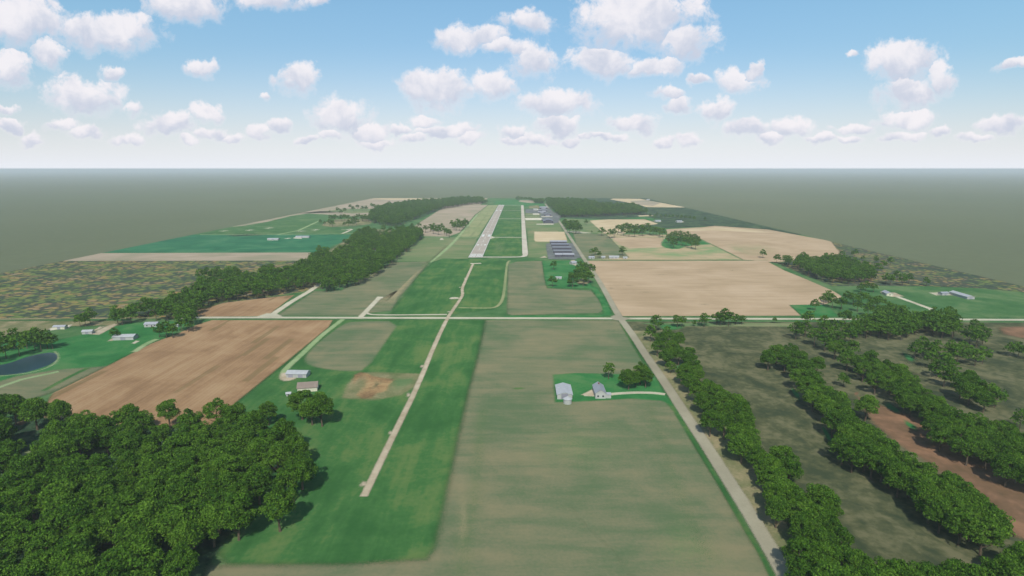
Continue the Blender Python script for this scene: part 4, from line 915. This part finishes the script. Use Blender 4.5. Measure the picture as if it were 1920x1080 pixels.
# ragged outline: bend the lookup with turbulence
wn = N('ShaderNodeTexNoise', ins={'Vector': uv, 'Scale': 12, 'Detail': 7, 'Roughness': .6}).outputs['Color']
wv = N('ShaderNodeVectorMath', operation='SUBTRACT', ins={0: wn, 1: (.5, .5, .5)}).outputs[0]
uvw = N('ShaderNodeVectorMath', operation='MULTIPLY_ADD', ins={0: wv, 1: (.085, .06, 0), 2: uv}).outputs[0]
CL = [(30, 40, 120, 55), (190, 60, 130, 40), (350, 12, 80, 36), (500, -5, 75, 22), (600, -4, 28, 14), (95, 105, 42, 36), (15, 130, 38, 40), (150, 184, 82, 44), (212, 138, 26, 17), (372, 132, 32, 20), (10, 205, 24, 12), (18, 240, 24, 13),
 (555, 150, 36, 34), (500, 182, 14, 9), (120, 238, 36, 12), (250, 210, 26, 14), (320, 238, 62, 22), (388, 215, 24, 24), (395, 252, 38, 12), (484, 246, 36, 15), (528, 234, 24, 16), (575, 262, 24, 9), (640, 215, 58, 42), (690, 245, 40, 20), (795, 230, 38, 13), (830, 246, 80, 13), (745, 243, 30, 9),
 (885, 72, 82, 28), (985, 38, 56, 28), (940, 92, 60, 18), (1000, 112, 44, 38), (820, 172, 66, 48), (925, 160, 50, 30), (1200, 35, 130, 68), (1130, 116, 72, 34), (1285, 85, 58, 45), (1230, 130, 60, 20),
 (1040, 198, 78, 32), (1045, 238, 50, 24), (965, 262, 36, 11), (1115, 258, 28, 7), (1182, 232, 50, 20), (1245, 261, 24, 12), (1250, 178, 28, 20), (1272, 202, 28, 18), (1310, 155, 26, 12), (1382, 152, 42, 27), (1418, 122, 12, 26), (1345, 213, 30, 24), (1400, 245, 44, 18),
 (1485, 240, 44, 24), (1540, 260, 28, 11), (1610, 238, 46, 13), (1598, 90, 12, 9), (1688, 115, 70, 44), (1700, 168, 62, 40), (1765, 150, 34, 34), (1702, 222, 54, 26), (1762, 248, 30, 9), (1872, 235, 58, 19), (1905, 122, 40, 11), (2000, 180, 60, 30), (-60, 200, 60, 40),
 (60, 259, 34, 12), (165, 249, 40, 14), (440, 260, 22, 11), (625, 257, 34, 14), (705, 261, 44, 13), (360, 264, 32, 11), (960, 247, 34, 14), (1012, 259, 40, 14), (1065, 265, 30, 11), (1150, 261, 34, 12), (1295, 260, 34, 12), (1450, 261, 34, 13), (1590, 263, 30, 11), (1690, 259, 40, 13), (1825, 260, 34, 12), (880, 257, 40, 12), (240, 259, 40, 12), (780, 259, 34, 11)]
best = None
for x, y_, rx, ry in CL:
    u0, v0 = duv(x, y_); u1, _ = duv(x + rx, y_); _, v1 = duv(x, y_ - ry)
    su, sv_ = 1 / (1.16 * (u1 - u0)), 1 / (1.2 * (v1 - v0))
    src = uvw if best is None else N('ShaderNodeVectorMath', operation='MULTIPLY_ADD', ins={0: best, 1: (1e-7, 1e-7, 0), 2: uvw}).outputs[0]   # keeps the evaluation in sequence
    e = N('ShaderNodeVectorMath', operation='MULTIPLY_ADD', ins={0: src, 1: (su, sv_, 0), 2: (-u0 * su, -v0 * sv_, 0)}).outputs[0]
    ln = N('ShaderNodeVectorMath', operation='LENGTH', ins={0: e}).outputs['Value']
    ey = N('ShaderNodeSeparateXYZ', ins={0: e}).outputs[1]
    if best is None: best, vy = ln, ey
    else:
        near = N.smooth(N.math('SUBTRACT', best, ln), -.06, .06)
        vy = N.math('MULTIPLY_ADD', near, N.math('SUBTRACT', ey, vy), vy)
        best = N('ShaderNodeMath', operation='SMOOTH_MIN', ins={0: best, 1: ln, 2: .12}).outputs[0]
fb = N.noise(uv, 26, 12, .68, .25)
dens = N.math('ADD', N.math('SUBTRACT', 1.0, best), N.math('MULTIPLY', N.math('SUBTRACT', fb, .5), 1.75))
alpha = N.smooth(dens, .0, N.smooth(vy, -.9, .6, .82, .42))
rel = N.noise(uv, 20, 7, .6, .3)
lit = N.smooth(N.math('ADD', vy, N.math('MULTIPLY', N.math('SUBTRACT', rel, .5), 3.4)), -.75, .75)
rimw = N.smooth(dens, .15, .6, 1, 0)
lit = N.math('MAXIMUM', lit, N.math('MULTIPLY', rimw, .8))
ccol = N.mix(lit, (*lin((208, 214, 230)), 1), (*lin((250, 246, 250)), 1))
SKS = .10
tn = N.mix(N('ShaderNodeMapRange', ins={0: V_, 1: .06, 2: .25}).outputs[0], (.88, .89, .99, 1), (1.06, 1.29, 1.28, 1))
skyc = N.mix(1.0, sky.outputs[0], tn, 'MULTIPLY')
bg1 = N('ShaderNodeBackground', ins={'Color': skyc, 'Strength': SKS})
bg2 = N('ShaderNodeBackground', ins={'Color': ccol, 'Strength': .97})
# thin high milk towards the horizon
el = V_
milk = N('ShaderNodeMapRange', ins={0: el, 1: 0.0, 2: .20, 3: 1.0, 4: 0.0}).outputs[0]
milk = N.math('POWER', milk, 1.84)
bg3 = N('ShaderNodeBackground', ins={'Color': (*lin((240, 244, 252)), 1), 'Strength': 1.0})
fw = N.smooth(xyz[1], .02, .2)
m1 = N('ShaderNodeMixShader', ins={0: N.math('MULTIPLY', N.math('MULTIPLY', milk, .96), fw), 1: bg1.outputs[0], 2: bg3.outputs[0]})
m2 = N('ShaderNodeMixShader', ins={0: N.math('MULTIPLY', N.math('MULTIPLY', alpha, .94), fw), 1: m1.outputs[0], 2: bg2.outputs[0]})
N.l.new(m2.outputs[0], N('ShaderNodeOutputWorld').inputs[0])
w.cycles.sampling_method = 'MANUAL'; w.cycles.sample_map_resolution = 512

hb = R_ * 1.001
vs, fs = [], []; box_vf(-hb, hb, -hb, hb, -1.0, 147, vs, fs)
hm, N = new_mat('haze')
pv = N('ShaderNodeVolumePrincipled', ins={'Color': (.95, .98, 1.0, 1), 'Density': 9.0e-5, 'Anisotropy': 0.0})
N.l.new(pv.outputs[0], N('ShaderNodeOutputMaterial').inputs['Volume'])
ho = meshobj('haze', vs, fs, hm); ho['kind'] = 'stuff'

scene.view_settings.view_transform = 'Standard'; scene.view_settings.look = 'None'; scene.view_settings.exposure = 0; scene.view_settings.gamma = 1
cy = scene.cycles; cy.use_denoising = True; cy.max_bounces = 6; cy.volume_bounces = 1; cy.transparent_max_bounces = 48; cy.diffuse_bounces = 3; cy.volume_max_steps = 256
